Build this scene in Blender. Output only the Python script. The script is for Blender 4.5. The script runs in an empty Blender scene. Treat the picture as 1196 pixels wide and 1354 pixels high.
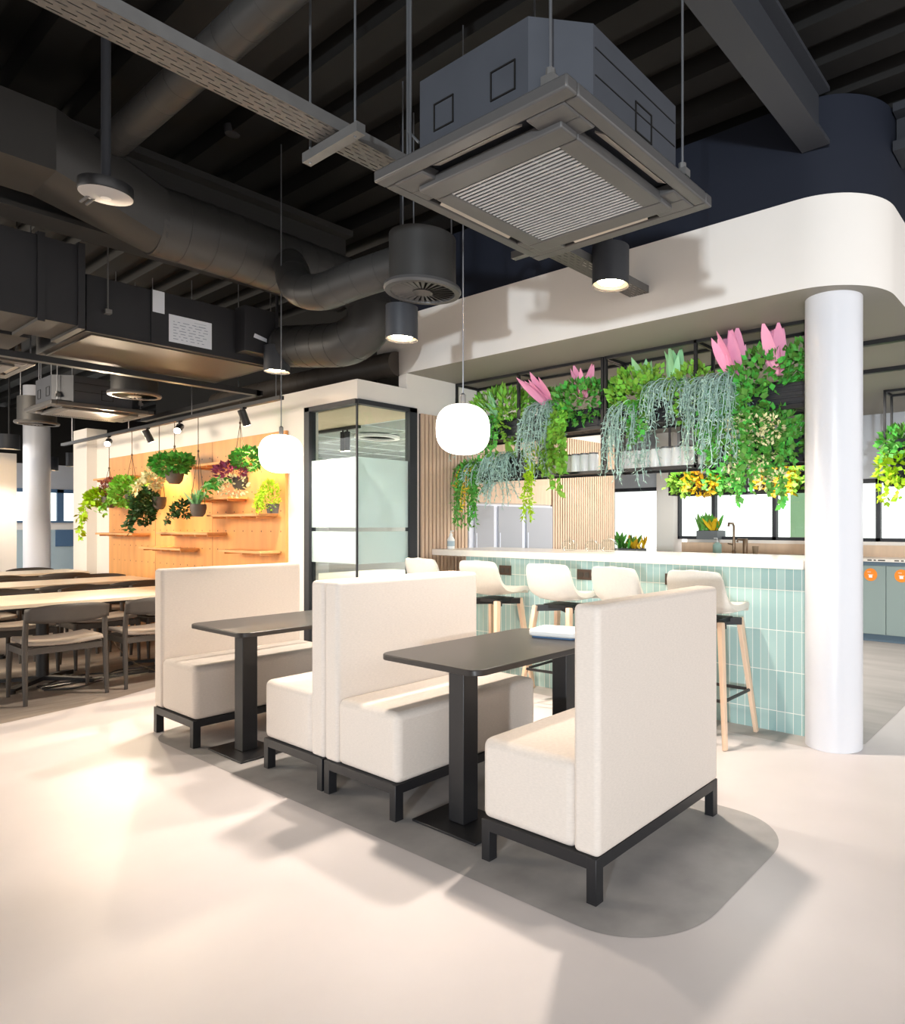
import bpy, bmesh, math, random
from mathutils import Vector, Matrix, Quaternion
random.seed(11)
S = bpy.context.scene
COL = S.collection
PI = math.pi
R = math.radians

# ------------------------------------------------------------------ camera
CXP, YHP, FP, YAW, CH = 790.0, 694.6, 885.58, R(36.404), 1.38
cam_d = bpy.data.cameras.new('camera'); cam = bpy.data.objects.new('camera', cam_d); COL.objects.link(cam)
cam.location = (0, 0, CH); cam.rotation_euler = (R(90), 0, YAW)
cam_d.sensor_fit = 'VERTICAL'; cam_d.sensor_height = 36.0; cam_d.lens = FP * 36.0 / 1354.0
cam_d.shift_x = (598 - CXP) / 1354.0; cam_d.shift_y = (YHP - 677) / 1354.0
cam_d.clip_start = 0.05; cam_d.clip_end = 200
S.camera = cam
RT = Vector((math.cos(YAW), math.sin(YAW), 0)); FW = Vector((-math.sin(YAW), math.cos(YAW), 0))
def ray(u, v): return RT * ((u - CXP) / FP) + FW + Vector((0, 0, -(v - YHP) / FP))
def aty(u, v, y):
    d = ray(u, v); return Vector((0, 0, CH)) + d * (y / d.y)
def atx(u, v, x):
    d = ray(u, v); return Vector((0, 0, CH)) + d * (x / d.x)
def atd(u, v, d): return Vector((0, 0, CH)) + ray(u, v) * d

# ------------------------------------------------------------------ materials
def srgb(h):
    h = h.lstrip('#'); c = [int(h[i:i+2], 16) / 255 for i in (0, 2, 4)]
    return tuple((x / 12.92 if x <= 0.04045 else ((x + 0.055) / 1.055) ** 2.4) for x in c) + (1,)
M = {}
def mat(name, col, rough=0.5, metal=0.0, vary=0.0, scale=8.0, bump=0.0, bscale=200.0, emit=0.0, ecol=None, island=0.0, spec=0.5, sub=0.0, stretch=None):
    m = bpy.data.materials.new(name); m.use_nodes = True; nt = m.node_tree; n = nt.nodes; l = nt.links
    b = n['Principled BSDF']; c = srgb(col) if isinstance(col, str) else col
    b.inputs['Base Color'].default_value = c; b.inputs['Roughness'].default_value = rough
    b.inputs['Metallic'].default_value = metal; b.inputs['Specular IOR Level'].default_value = spec
    if emit:
        b.inputs['Emission Color'].default_value = srgb(ecol) if ecol else c
        b.inputs['Emission Strength'].default_value = emit
    if vary or bump:
        tc = n.new('ShaderNodeTexCoord'); src = tc.outputs['Object']
        if stretch:
            mp = n.new('ShaderNodeMapping'); mp.inputs['Scale'].default_value = stretch; l.new(src, mp.inputs['Vector']); src = mp.outputs['Vector']
    if vary:
        nz = n.new('ShaderNodeTexNoise'); nz.inputs['Scale'].default_value = scale; nz.inputs['Detail'].default_value = 6
        l.new(src, nz.inputs['Vector'])
        mx = n.new('ShaderNodeMix'); mx.data_type = 'RGBA'
        mx.inputs[6].default_value = tuple(min(1, x * (1 - vary)) for x in c[:3]) + (1,)
        mx.inputs[7].default_value = tuple(min(1, x * (1 + vary)) for x in c[:3]) + (1,)
        rp = n.new('ShaderNodeMapRange'); rp.inputs[1].default_value = 0.3; rp.inputs[2].default_value = 0.7
        l.new(nz.outputs['Fac'], rp.inputs[0]); l.new(rp.outputs[0], mx.inputs[0]); l.new(mx.outputs[2], b.inputs['Base Color'])
    if island:
        g = n.new('ShaderNodeNewGeometry'); hs = n.new('ShaderNodeHueSaturation')
        hs.inputs['Color'].default_value = c
        a = n.new('ShaderNodeMapRange'); a.inputs[3].default_value = 1 - island; a.inputs[4].default_value = 1 + island
        h2 = n.new('ShaderNodeMapRange'); h2.inputs[3].default_value = 0.5 - island * 0.06; h2.inputs[4].default_value = 0.5 + island * 0.06
        l.new(g.outputs['Random Per Island'], a.inputs[0]); l.new(a.outputs[0], hs.inputs['Value'])
        l.new(g.outputs['Random Per Island'], h2.inputs[0]); l.new(h2.outputs[0], hs.inputs['Hue'])
        l.new(hs.outputs['Color'], b.inputs['Base Color'])
    if bump:
        nb = n.new('ShaderNodeTexNoise'); nb.inputs['Scale'].default_value = bscale; l.new(src, nb.inputs['Vector'])
        bp = n.new('ShaderNodeBump'); bp.inputs['Strength'].default_value = bump; bp.inputs['Distance'].default_value = 0.003
        l.new(nb.outputs['Fac'], bp.inputs['Height']); l.new(bp.outputs['Normal'], b.inputs['Normal'])
    M[name] = m; return m
mat('vinyl', '#d8d0ce', 0.42, vary=0.035, scale=2.5, bump=0.05, bscale=60)
mat('concrete_vinyl', '#a39f9d', 0.5, vary=0.16, scale=5.0, bump=0.05, bscale=60)
mat('kitchen_vinyl', '#aea7a3', 0.5, vary=0.14, scale=3.0, stretch=(0.4, 2, 1))
mat('plank_vinyl', '#93877c', 0.5, vary=0.2, scale=5.0, stretch=(4, 0.6, 1))
mat('fabric', '#d3c9c0', 0.85, vary=0.05, scale=60.0, bump=0.35, bscale=500, spec=0.2, stretch=(1, 1, 4))
mat('stool_fabric', '#d8d4cb', 0.85, vary=0.03, scale=80.0, bump=0.2, bscale=500, spec=0.2)
mat('black_metal', '#17171a', 0.42, spec=0.5)
mat('black_top', '#2a2624', 0.33, vary=0.06, scale=30, spec=0.5)
mat('dark_steel', '#141312', 0.6, spec=0.25)
mat('beam_paint', '#34363b', 0.5, spec=0.3)
mat('duct_paint', '#333231', 0.45, spec=0.4, vary=0.05, scale=6)
mat('box_paint', '#2a2a2d', 0.55, spec=0.3, vary=0.05, scale=6)
mat('ac_body', '#45484f', 0.45, vary=0.08, scale=6, metal=0.2)
mat('ac_panel', '#4b4a4a', 0.38, spec=0.5)
mat('ac_vane', '#b5afa6', 0.35, metal=0.3)
mat('ac_slat', '#b0b1b4', 0.4, metal=0.2)
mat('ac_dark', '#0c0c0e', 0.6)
mat('duct_brown', '#4a443f', 0.5, spec=0.3)
mat('blue_black', '#1d212c', 0.7, spec=0.2)
mat('wall_paint', '#ebe6e0', 0.75, vary=0.01, scale=3, spec=0.2)
mat('bulkhead_paint', '#e6e1db', 0.75, vary=0.01, scale=3, spec=0.2)
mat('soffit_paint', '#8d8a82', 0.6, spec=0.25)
mat('column_paint', '#d4d5da', 0.28, spec=0.5)
mat('grey_paint', '#b9bdc4', 0.7)
mat('blue_paint', '#4a6a8c', 0.6)
mat('pale_blue', '#a9bcc4', 0.6)
mat('plywood', '#dc9c5a', 0.5, vary=0.12, scale=4, stretch=(2, 1, 0.25))
mat('shelf_wood', '#dba46a', 0.5, vary=0.1, scale=6, stretch=(0.6, 3, 3))
mat('oak', '#dfc2a7', 0.5, vary=0.09, scale=8, stretch=(1, 1, 0.2))
mat('slat_wood', '#d3b69d', 0.6, vary=0.1, scale=10, stretch=(3, 3, 0.3))
mat('slat_back', '#4b4038', 0.8)
mat('table_oak', '#f0dfc6', 0.35, vary=0.06, scale=6, stretch=(3, 0.4, 1))
mat('chair_wood', '#46403b', 0.5, vary=0.08, scale=12)
mat('chair_pad', '#a89c90', 0.8, vary=0.04, scale=60)
mat('quartz', '#ebe3da', 0.22, vary=0.02, scale=20)
mat('cabinet', '#8b9a97', 0.55)
mat('cabinet_plinth', '#5d7180', 0.6)
mat('locker', '#a3a4ab', 0.5)
mat('locker_edge', '#dfe2ee', 0.4)
mat('orange', '#f28a1e', 0.5)
mat('white_plastic', '#f0f0ee', 0.35)
mat('paper', '#d7dbe4', 0.6)
mat('ink', '#98a1b2', 0.7)
mat('dark_ink', '#3a332c', 0.7)
mat('planter_black', '#26272d', 0.5)
mat('planter_grey', '#6c7276', 0.55)
mat('pot_grey', '#5d5650', 0.6, vary=0.1, scale=20)
mat('soil', '#2c221a', 0.9)
mat('cord', '#6b5a48', 0.8)
mat('steel_wire', '#8f9196', 0.35, metal=0.8)
mat('galv', '#6d6c6b', 0.45, metal=0.4, vary=0.1, scale=12)
mat('cable', '#9a9c9f', 0.6)
mat('brass', '#8d7763', 0.35, metal=0.8)
mat('socket', '#4a3a30', 0.35, metal=0.5)
mat('brown_bin', '#a58d73', 0.7)
mat('mint_wall', '#9cc59a', 0.7)
mat('leaf', '#5fa544', 0.5, island=0.45, spec=0.3)
mat('leaf_bright', '#86bd45', 0.5, island=0.35, spec=0.3)
mat('leaf_lime', '#a9d024', 0.5, island=0.3, spec=0.3)
mat('leaf_dark', '#35562b', 0.5, island=0.4, spec=0.3)
mat('leaf_blue', '#a9c8bd', 0.6, island=0.3, spec=0.3)
mat('leaf_mint', '#98d098', 0.5, island=0.25, spec=0.3)
mat('leaf_pink', '#ee9fc0', 0.5, island=0.25, spec=0.3)
mat('leaf_red', '#9a5a4e', 0.5, island=0.4, spec=0.3)
mat('leaf_purple', '#8a3a62', 0.5, island=0.4, spec=0.3)
mat('leaf_cream', '#e6e0ae', 0.5, island=0.2, spec=0.3)
mat('leaf_yellow', '#e0b62a', 0.5, island=0.3, spec=0.3)
mat('lamp_glass', '#fff6ea', 0.3, emit=5.0, ecol='#fff4e6')
mat('lamp_face', '#fff2dd', 0.3, emit=30.0, ecol='#fff0d8')
mat('star_face', '#ffe6bf', 0.3, emit=120.0, ecol='#ffd9a0')
mat('panel_light', '#f2f8ff', 0.3, emit=4.0, ecol='#eef6ff')
mat('tile_ceiling', '#8f9794', 0.8)
mat('tile_grid', '#d3dcdd', 0.5)
mat('beige_wall', '#cbbb9f', 0.7)

def tile_material():
    m = bpy.data.materials.new('tile'); m.use_nodes = True; nt = m.node_tree; n = nt.nodes; l = nt.links; b = n['Principled BSDF']
    tc = n.new('ShaderNodeTexCoord'); sp = n.new('ShaderNodeSeparateXYZ'); l.new(tc.outputs['Object'], sp.inputs[0])
    def mth(op, a, bb=None):
        x = n.new('ShaderNodeMath'); x.operation = op
        for i, q in enumerate((a, bb)):
            if q is None: continue
            if isinstance(q, (int, float)): x.inputs[i].default_value = q
            else: l.new(q, x.inputs[i])
        return x.outputs[0]
    xy = mth('ADD', sp.outputs[0], sp.outputs[1])
    fx = mth('MULTIPLY', xy, 1 / 0.057); fz = mth('MULTIPLY', mth('ADD', sp.outputs[2], 0.135), 1 / 0.27)
    gx = mth('LESS_THAN', mth('FRACT', fx), 0.06); gz = mth('LESS_THAN', mth('FRACT', fz), 0.016)
    g = mth('MAXIMUM', gx, gz)
    wn = n.new('ShaderNodeTexWhiteNoise'); cb = n.new('ShaderNodeCombineXYZ')
    l.new(mth('FLOOR', fx), cb.inputs[0]); l.new(mth('FLOOR', fz), cb.inputs[1]); l.new(cb.outputs[0], wn.inputs[0])
    cr = n.new('ShaderNodeMix'); cr.data_type = 'RGBA'; cr.inputs[6].default_value = srgb('#92b2b1'); cr.inputs[7].default_value = srgb('#a6c2bf'); l.new(wn.outputs['Value'], cr.inputs[0])
    mx = n.new('ShaderNodeMix'); mx.data_type = 'RGBA'; l.new(g, mx.inputs[0]); l.new(cr.outputs[2], mx.inputs[6]); mx.inputs[7].default_value = srgb('#e6e6df')
    l.new(mx.outputs[2], b.inputs['Base Color']); b.inputs['Roughness'].default_value = 0.25
    bp = n.new('ShaderNodeBump'); bp.inputs['Strength'].default_value = 0.3; bp.inputs['Distance'].default_value = 0.003; bp.invert = True
    l.new(g, bp.inputs['Height']); l.new(bp.outputs['Normal'], b.inputs['Normal']); M['tile'] = m
tile_material()
def glass_material(name, frost):
    m = bpy.data.materials.new(name); m.use_nodes = True; nt = m.node_tree; n = nt.nodes; l = nt.links
    n.remove(n['Principled BSDF']); out = n['Material Output']
    tr = n.new('ShaderNodeBsdfTransparent'); gl = n.new('ShaderNodeBsdfGlossy'); gl.inputs['Roughness'].default_value = 0.02
    tr.inputs['Color'].default_value = (0.94, 0.98, 0.97, 1)
    lw = n.new('ShaderNodeLayerWeight'); lw.inputs['Blend'].default_value = 0.5
    pw = n.new('ShaderNodeMath'); pw.operation = 'POWER'; l.new(lw.outputs['Facing'], pw.inputs[0]); pw.inputs[1].default_value = 5
    fr = n.new('ShaderNodeMath'); fr.operation = 'MULTIPLY_ADD'; l.new(pw.outputs[0], fr.inputs[0]); fr.inputs[1].default_value = .9; fr.inputs[2].default_value = .035
    mx = n.new('ShaderNodeMixShader'); l.new(fr.outputs[0], mx.inputs[0]); l.new(gl.outputs[0], mx.inputs[2])
    if frost:
        df = n.new('ShaderNodeBsdfDiffuse'); df.inputs['Color'].default_value = srgb('#e2f3f3')
        tl = n.new('ShaderNodeBsdfTranslucent'); tl.inputs['Color'].default_value = srgb('#e2f3f3')
        a = n.new('ShaderNodeMixShader'); a.inputs[0].default_value = 0.45; l.new(df.outputs[0], a.inputs[1]); l.new(tl.outputs[0], a.inputs[2])
        c = n.new('ShaderNodeMixShader'); c.inputs[0].default_value = 0.8; l.new(tr.outputs[0], c.inputs[1]); l.new(a.outputs[0], c.inputs[2])
        l.new(c.outputs[0], mx.inputs[1])
    else: l.new(tr.outputs[0], mx.inputs[1])
    l.new(mx.outputs[0], out.inputs[0]); M[name] = m
glass_material('glass', False); glass_material('frosted', True)
def tray_material():
    m = bpy.data.materials.new('perforated'); m.use_nodes = True; nt = m.node_tree; n = nt.nodes; l = nt.links
    b = n['Principled BSDF']; b.inputs['Base Color'].default_value = srgb('#5a5754'); b.inputs['Metallic'].default_value = 0.3; b.inputs['Roughness'].default_value = 0.45
    tc = n.new('ShaderNodeTexCoord'); mp = n.new('ShaderNodeMapping'); l.new(tc.outputs['Object'], mp.inputs[0]); mp.inputs['Rotation'].default_value = (0, 0, R(90))
    mp.inputs['Scale'].default_value = (1, 1, 0)
    br = n.new('ShaderNodeTexBrick'); br.inputs['Scale'].default_value = 1; br.inputs['Brick Width'].default_value = 0.062; br.inputs['Row Height'].default_value = 0.026; br.inputs['Mortar Size'].default_value = 0.0103; br.inputs['Mortar Smooth'].default_value = 0
    l.new(mp.outputs[0], br.inputs[0])
    inv = n.new('ShaderNodeMath'); inv.operation = 'SUBTRACT'; inv.inputs[0].default_value = 1
    l.new(br.outputs['Fac'], b.inputs['Alpha']); M['perforated'] = m
tray_material()

# ------------------------------------------------------------------ mesh helpers
class MB:
    def __init__(s): s.v = []; s.f = []; s.m = []
    def add(s, vs, fs, m=0):
        o = len(s.v); s.v += [tuple(p) for p in vs]; s.f += [tuple(i + o for i in f) for f in fs]; s.m += [m] * len(fs); return s
    def box(s, x0, y0, z0, x1, y1, z1, m=0):
        x0, x1 = min(x0, x1), max(x0, x1); y0, y1 = min(y0, y1), max(y0, y1); z0, z1 = min(z0, z1), max(z0, z1)
        return s.add([(x0,y0,z0),(x1,y0,z0),(x1,y1,z0),(x0,y1,z0),(x0,y0,z1),(x1,y0,z1),(x1,y1,z1),(x0,y1,z1)],
                     [(0,3,2,1),(4,5,6,7),(0,1,5,4),(1,2,6,5),(2,3,7,6),(3,0,4,7)], m)
    def beam(s, p0, p1, w, h, m=0, w1=None, h1=None, up=(0,0,1)):
        p0 = Vector(p0); p1 = Vector(p1); d = (p1 - p0).normalized(); a = d.cross(Vector(up))
        if a.length < 1e-4: a = Vector((1,0,0))
        a.normalize(); b = a.cross(d); w1 = w if w1 is None else w1; h1 = h if h1 is None else h1
        q = []
        for p, ww, hh in ((p0, w, h), (p1, w1, h1)):
            for i, j in ((-1,-1),(1,-1),(1,1),(-1,1)): q.append(p + a * ww/2 * i + b * hh/2 * j)
        return s.add(q, [(0,1,2,3),(7,6,5,4),(0,4,5,1),(1,5,6,2),(2,6,7,3),(3,7,4,0)], m)
    def tube(s, pts, r, n=10, m=0, cap=True):
        pts = [Vector(p) for p in pts]; N = len(pts); rs = r if isinstance(r, (list, tuple)) else [r] * N
        t = [(pts[min(i+1, N-1)] - pts[max(i-1, 0)]).normalized() for i in range(N)]
        a = t[0].orthogonal().normalized(); vs = []; fs = []
        for i in range(N):
            if i: 
                q = t[i-1].rotation_difference(t[i]); a = (q @ a).normalized()
            b = t[i].cross(a)
            for k in range(n):
                an = 2 * PI * k / n; vs.append(pts[i] + (a * math.cos(an) + b * math.sin(an)) * rs[i])
        for i in range(N-1):
            for k in range(n): fs.append((i*n+k, i*n+(k+1)%n, (i+1)*n+(k+1)%n, (i+1)*n+k))
        if cap: fs.append(tuple(range(n-1, -1, -1))); fs.append(tuple((N-1)*n + k for k in range(n)))
        return s.add(vs, fs, m)
    def lathe(s, prof, c=(0,0,0), n=24, m=0, caps=True):
        vs = []; fs = []; c = Vector(c)
        for r, z in prof:
            for k in range(n): an = 2*PI*k/n; vs.append(c + Vector((r*math.cos(an), r*math.sin(an), z)))
        P = len(prof)
        for i in range(P-1):
            for k in range(n): fs.append((i*n+k, i*n+(k+1)%n, (i+1)*n+(k+1)%n, (i+1)*n+k))
        if caps and prof[0][0] > 1e-4: fs.append(tuple(range(n-1, -1, -1)))
        if caps and prof[-1][0] > 1e-4: fs.append(tuple((P-1)*n + k for k in range(n)))
        return s.add(vs, fs, m)
    def prism(s, poly, z0, z1, m=0, mside=None, mbot=None):
        n = len(poly); vs = [(x, y, z0) for x, y in poly] + [(x, y, z1) for x, y in poly]
        o = len(s.v); s.v += vs
        s.f.append(tuple(o + i for i in range(n-1, -1, -1))); s.m.append(m if mbot is None else mbot)
        s.f.append(tuple(o + n + i for i in range(n))); s.m.append(m)
        for i in range(n): s.f.append((o+i, o+(i+1)%n, o+n+(i+1)%n, o+n+i)); s.m.append(m if mside is None else mside)
        return s
    def leaf(s, p, d, nrm, L, W, m=0):
        d = Vector(d).normalized(); a = d.cross(Vector(nrm))
        if a.length < 1e-3: a = d.orthogonal()
        a.normalize(); nn = a.cross(d); p = Vector(p)
        return s.add([p, p + d*L*.45 + a*W/2, p + d*L - nn*L*.12, p + d*L*.45 - a*W/2, p + d*L*.5 - nn*W*.18],
                     [(0,4,1),(1,4,2),(2,4,3),(3,4,0)], m)
    def build(s, name, mats, parent=None, bevel=0, seg=2, angle=38, sub=0, flat=False):
        me = bpy.data.meshes.new(name); me.from_pydata(s.v, [], s.f)
        if not isinstance(mats, (list, tuple)): mats = [mats]
        for q in mats: me.materials.append(M[q])
        me.polygons.foreach_set('material_index', s.m)
        bm = bmesh.new(); bm.from_mesh(me); bmesh.ops.recalc_face_normals(bm, faces=bm.faces) if not flat else None; bm.to_mesh(me); bm.free()
        if not flat:
            me.polygons.foreach_set('use_smooth', [True] * len(me.polygons)); me.set_sharp_from_angle(angle=R(angle))
        o = bpy.data.objects.new(name, me); COL.objects.link(o)
        if parent: o.parent = parent
        if bevel:
            b = o.modifiers.new('bevel', 'BEVEL'); b.width = bevel; b.segments = seg; b.limit_method = 'ANGLE'; b.angle_limit = R(40); b.harden_normals = False
        if sub:
            q = o.modifiers.new('sub', 'SUBSURF'); q.levels = sub; q.render_levels = sub
        return o
def rrect(x0, y0, x1, y1, r, n=8):
    p = []
    for cx, cy, a0 in ((x1-r, y1-r, 0), (x0+r, y1-r, 90), (x0+r, y0+r, 180), (x1-r, y0+r, 270)):
        for k in range(n+1): a = R(a0 + 90*k/n); p.append((cx + r*math.cos(a), cy + r*math.sin(a)))
    return p
def tag(o, label, cat, group=None):
    o['label'] = label; o['category'] = cat
    if group: o['group'] = group
    return o
def thing(name, label, cat, loc=(0,0,0), rz=0.0, group=None):
    o = bpy.data.objects.new(name, None); COL.objects.link(o); o.empty_display_size = 0.1
    o.location = loc; o.rotation_euler = (0, 0, rz); return tag(o, label, cat, group)
def struct(o): o['kind'] = 'structure'; return o
def dup(root, loc, rz=0.0, label=None, group=None):
    r = root.copy(); COL.objects.link(r); r.location = loc; r.rotation_euler = (0, 0, rz)
    if label: r['label'] = label
    if group: r['group'] = group
    for ch in list(root.children):
        c = ch.copy(); COL.objects.link(c); c.parent = r
        for g in ch.children:
            d = g.copy(); COL.objects.link(d); d.parent = c
    return r
def bez(pts, n=8):
    # smooth polyline through points (Catmull-Rom)
    P = [Vector(p) for p in pts]; out = []
    for i in range(len(P)-1):
        a = P[max(i-1,0)]; b = P[i]; c = P[i+1]; d = P[min(i+2, len(P)-1)]
        for k in range(n):
            t = k/n; out.append(0.5*((2*b) + (c-a)*t + (2*a-5*b+4*c-d)*t*t + (3*b-a-3*c+d)*t**3))
    out.append(P[-1]); return out

# ================================================================== SETTING
X0, Y1 = -5.139, 3.446
fl = MB()
fl.box(-22, -4.5, -0.12, 3.5, 10.5, 0.0, 0)
def flat_poly(poly, z, m):
    n = len(poly); fl.add([(x, y, z) for x, y in poly], [tuple(range(n))], m)
# grey inlay under the booths
inl = []
def arc(cx, cy, r, a0, a1, n=14): return [(cx + r*math.cos(R(a0 + (a1-a0)*k/n)), cy + r*math.sin(R(a0 + (a1-a0)*k/n))) for k in range(n+1)]
inl += arc(-1.43, 2.17, .355, -90, 0) + arc(-1.385, 2.70, .31, 0, 90) + arc(-4.75, 2.75, .3, 90, 180) + arc(-4.75, 2.08, .3, 180, 270)
flat_poly(inl, 0.0012, 1)
flat_poly([(-5.1, 4.12), (-1.36, 4.12), (-1.15, 4.4), (-1.15, 9.5), (-5.1, 9.5)], 0.0012, 2)
flat_poly([(-21, -4.4), (-5.75, -4.4), (-6.1, 1.3), (-6.25, 2.0), (-6.5, 2.5), (-6.75, 3.44), (-21, 3.44)], 0.0012, 3)
struct(fl.build('floor', ['vinyl', 'concrete_vinyl', 'kitchen_vinyl', 'plank_vinyl'], flat=False))

# profiled steel deck
dk = MB(); y = -4.5; prof = []
while y < 10.5:
    prof += [(y, 3.95), (y+.15, 3.95), (y+.175, 4.05), (y+.305, 4.05)]; y += .33
vs = []; fs = []
for yy, zz in prof: vs += [(-22, yy, zz), (3.5, yy, zz)]
for i in range(len(prof)-1): fs.append((2*i, 2*i+1, 2*i+3, 2*i+2))
dk.add(vs, fs); dk.box(-22, -4.5, 4.1, 3.5, 10.5, 4.25)
struct(dk.build('ceiling', 'dark_steel', angle=20))

# long wall behind the dining tables with its projecting pier, and dark plenum above
w = MB(); w.box(-11.4, Y1, 0, -5.945, Y1+.12, 2.655, 0); w.box(-5.945, Y1, 2.482, X0, Y1+.12, 2.655, 0); w.box(-11.95, Y1-.12, 0, -11.4, Y1+.12, 2.75, 0)
w.box(-11.95, Y1+.12, 2.3, -11.83, 3.68, 2.75, 0)
w.box(-11.95, Y1+.95, 2.49, X0-.05, Y1+1.0, 3.95, 1)
struct(w.build('wall_left', ['wall_paint', 'dark_steel']))
# glass corner room: wall over the glass, the fluted wall run and its back
w = MB(); w.box(X0-.12, Y1+.12, 2.482, X0, 4.08, 2.655, 0); w.box(X0-.12, 4.08, 0, X0-.002, 7.344, 2.655, 0); w.box(X0-.119, 3.97, 2.655, X0-.0005, 7.344, 2.7995, 0)
struct(w.build('wall_inner', ['wall_paint', 'dark_steel']))

# bulkhead over the bar with rounded corners, dark wall above it
bo = arc(-1.43, 4.42, .452, -90, 0, 16) + [(-.978, 9.2), (-5.5, 9.2)] + [(-5.5, 5.2)] + [(-5.81, 4.6)] + arc(-5.49, 4.287, .32, 180, 270, 12)
bo = [p for p in bo]
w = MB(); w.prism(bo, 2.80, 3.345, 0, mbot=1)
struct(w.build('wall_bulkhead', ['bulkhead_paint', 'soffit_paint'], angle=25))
bo2 = arc(-1.43, 4.42, .445, -90, 0, 16) + [(-.985, 9.2), (-5.8, 9.2)] + arc(-5.49, 4.287, .31, 180, 270, 12)
w = MB(); w.prism(bo2, 3.346, 3.935, 0)
struct(w.build('wall_upper', 'blue_black', angle=25))

# back wall: low upstand wall, head, pier and windows
YB = 9.0
w = MB(); w.box(-4.95, YB, 0, 3.4, YB+.15, 1.17, 0); w.box(-9.2, YB, 1.98, 3.4, YB+.15, 3.95, 1); w.box(-5.42, YB-.12, 0, -5.12, YB+.15, 2.8, 0); w.box(-9.2, YB, 0, -8.8, YB+.15, 3.95, 1)
struct(w.build('wall_back', ['wall_paint', 'grey_paint']))
def window(nm, x0, x1, z0, z1, y, bars):
    f = MB()
    for a in [x0, x1] + bars: f.box(a-.028, y-.03, z0, a+.028, y+.06, z1)
    f.box(x0, y-.03, z0, x1, y+.06, z0+.045); f.box(x0, y-.03, z1-.055, x1, y+.06, z1)
    o = struct(f.build(nm, 'beam_paint'))
    g = MB(); g.box(x0, y+.01, z0, x1, y+.02, z1); p = g.build('pane', 'glass', o)
    return o
window('window_1', -8.8, -5.45, 0.02, 1.98, YB+.04, [-6.6])
window('window_2', -5.12, 3.3, 1.17, 1.98, YB+.04, [-4.52, -3.58, -2.2, -.9, .6, 2.0])
# far end of the dining room: wall with window band and blue panel
XF = -19.0
w = MB(); w.box(XF-.15, -4.5, 0, XF, 10.4, 1.28, 1); w.box(XF-.15, -4.5, 1.28, XF, 10.4, 1.44, 0); w.box(XF-.15, -4.5, 2.2, XF, 10.4, 2.75, 2); w.box(XF-.15, -4.5, 2.75, XF, 10.4, 3.95, 3)
w.box(XF, 4.95, 0.9, XF+.03, 6.2, 1.28, 4)
struct(w.build('wall_far', ['wall_paint', 'pale_blue', 'grey_paint', 'dark_steel', 'blue_paint']))
f = MB()
for yy in (-4.4, -2, .5, 3.0, 5.04, 7.4, 10.3): f.box(XF-.05, yy-.06, 1.44, XF+.03, yy+.06, 2.2)
f.box(XF-.05, -4.4, 2.12, XF+.03, 10.3, 2.2); f.box(XF-.05, -4.4, 1.44, XF+.05, 10.3, 1.48)
o = struct(f.build('window_3', 'blue_paint')); g = MB(); g.box(XF-.06, -4.4, 1.44, XF-.055, 10.3, 2.2); g.build('pane', 'glass', o)
w = MB(); w.box(-15.15, 1.2, 0, -15.0, 3.37, 2.62)
struct(w.build('wall_partition', 'wall_paint'))
w = MB(); w.box(-4.6, -4.5, 0, 0.9, -4.38, 3.95); struct(w.build('wall_light_block', 'wall_paint'))  # unseen wall added behind the camera to cut ambient light on the booths
# end wall on the far side of the dining run behind the long wall
w = MB(); w.box(XF, 10.3, 0, -9.2, 10.4, 3.95); struct(w.build('wall_rear', 'grey_paint'))

# columns
def column(x, y, r, z, label):
    b = MB(); b.lathe([(r, 0.001), (r, z)], n=56); o = b.build('column', 'column_paint'); o.location = (x, y, 0); return tag(o, label, 'column')
column(-1.307, 4.270, .1726, 2.80, 'thick white round column at the right end of the tiled bar')
column(-15.75, 3.83, .20, 3.95, 'white round column far left beyond the dining tables')

# steel beams
b = MB(); b.box(-1.40, -4.5, 3.615, -1.235, 3.965, 3.64); b.box(-1.335, -4.5, 3.64, -1.30, 3.965, 3.925); b.box(-1.40, -4.5, 3.925, -1.235, 3.965, 3.95)
tag(b.build('steel_beam', 'beam_paint'), 'dark steel I-beam running overhead at the upper right into the blue-black wall', 'beam')
b = MB(); b.box(-.976, 4.35, 3.66, 3.4, 4.6, 3.72); b.box(-.976, 4.45, 3.72, 3.4, 4.5, 3.9); b.box(-.976, 4.35, 3.9, 3.4, 4.6, 3.95)
tag(b.build('steel_beam', 'beam_paint'), 'short dark beam leaving the rounded wall at the right edge of the photo', 'beam')
b = MB(); b.box(-5.44, -4.5, 3.29, -5.19, 3.44, 3.32); b.box(-5.33, -4.5, 3.32, -5.30, 3.44, 3.9); b.box(-5.44, -4.5, 3.9, -5.19, 3.44, 3.95)
tag(b.build('steel_beam', 'duct_paint'), 'grey-bottomed steel beam overhead at the left, below the large round duct', 'beam')

# ================================================================== BOOTHS AND TABLES
def make_booth(name, label):
    t = thing(name, label, 'bench')
    L = .4825
    m = MB(); m.box(-.30, -L, .168, .185, L, .50); m.build('seat', 'fabric', t, bevel=.035, seg=4)
    m = MB(); m.box(.182, -L, .168, .30, L, 1.088); m.build('backrest', 'fabric', t, bevel=.022, seg=4)
    m = MB(); a, b = .272, L - .018
    for yy in (-b, b): m.box(-a, yy-.0222, .125, a, yy+.0222, .1695)
    for xx in (-a, a): m.box(xx-.0222, -b, .125, xx+.0222, b, .1692)
    m.build('base_frame', 'black_metal', t)
    for xx in (-a, a):
        for yy in (-b, b):
            m = MB(); m.box(xx-.0225, yy-.0225, .006, xx+.0225, yy+.0225, .1685); lg = m.build('leg', 'black_metal', t, bevel=.002)
            m = MB(); m.box(xx-.022, yy-.022, 0, xx+.022, yy+.022, .008); m.build('foot_pad', 'black_metal', lg)
    return t
bench = make_booth('booth_bench', 'nearest cream high-backed booth bench, its back panel turned to the camera')
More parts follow.
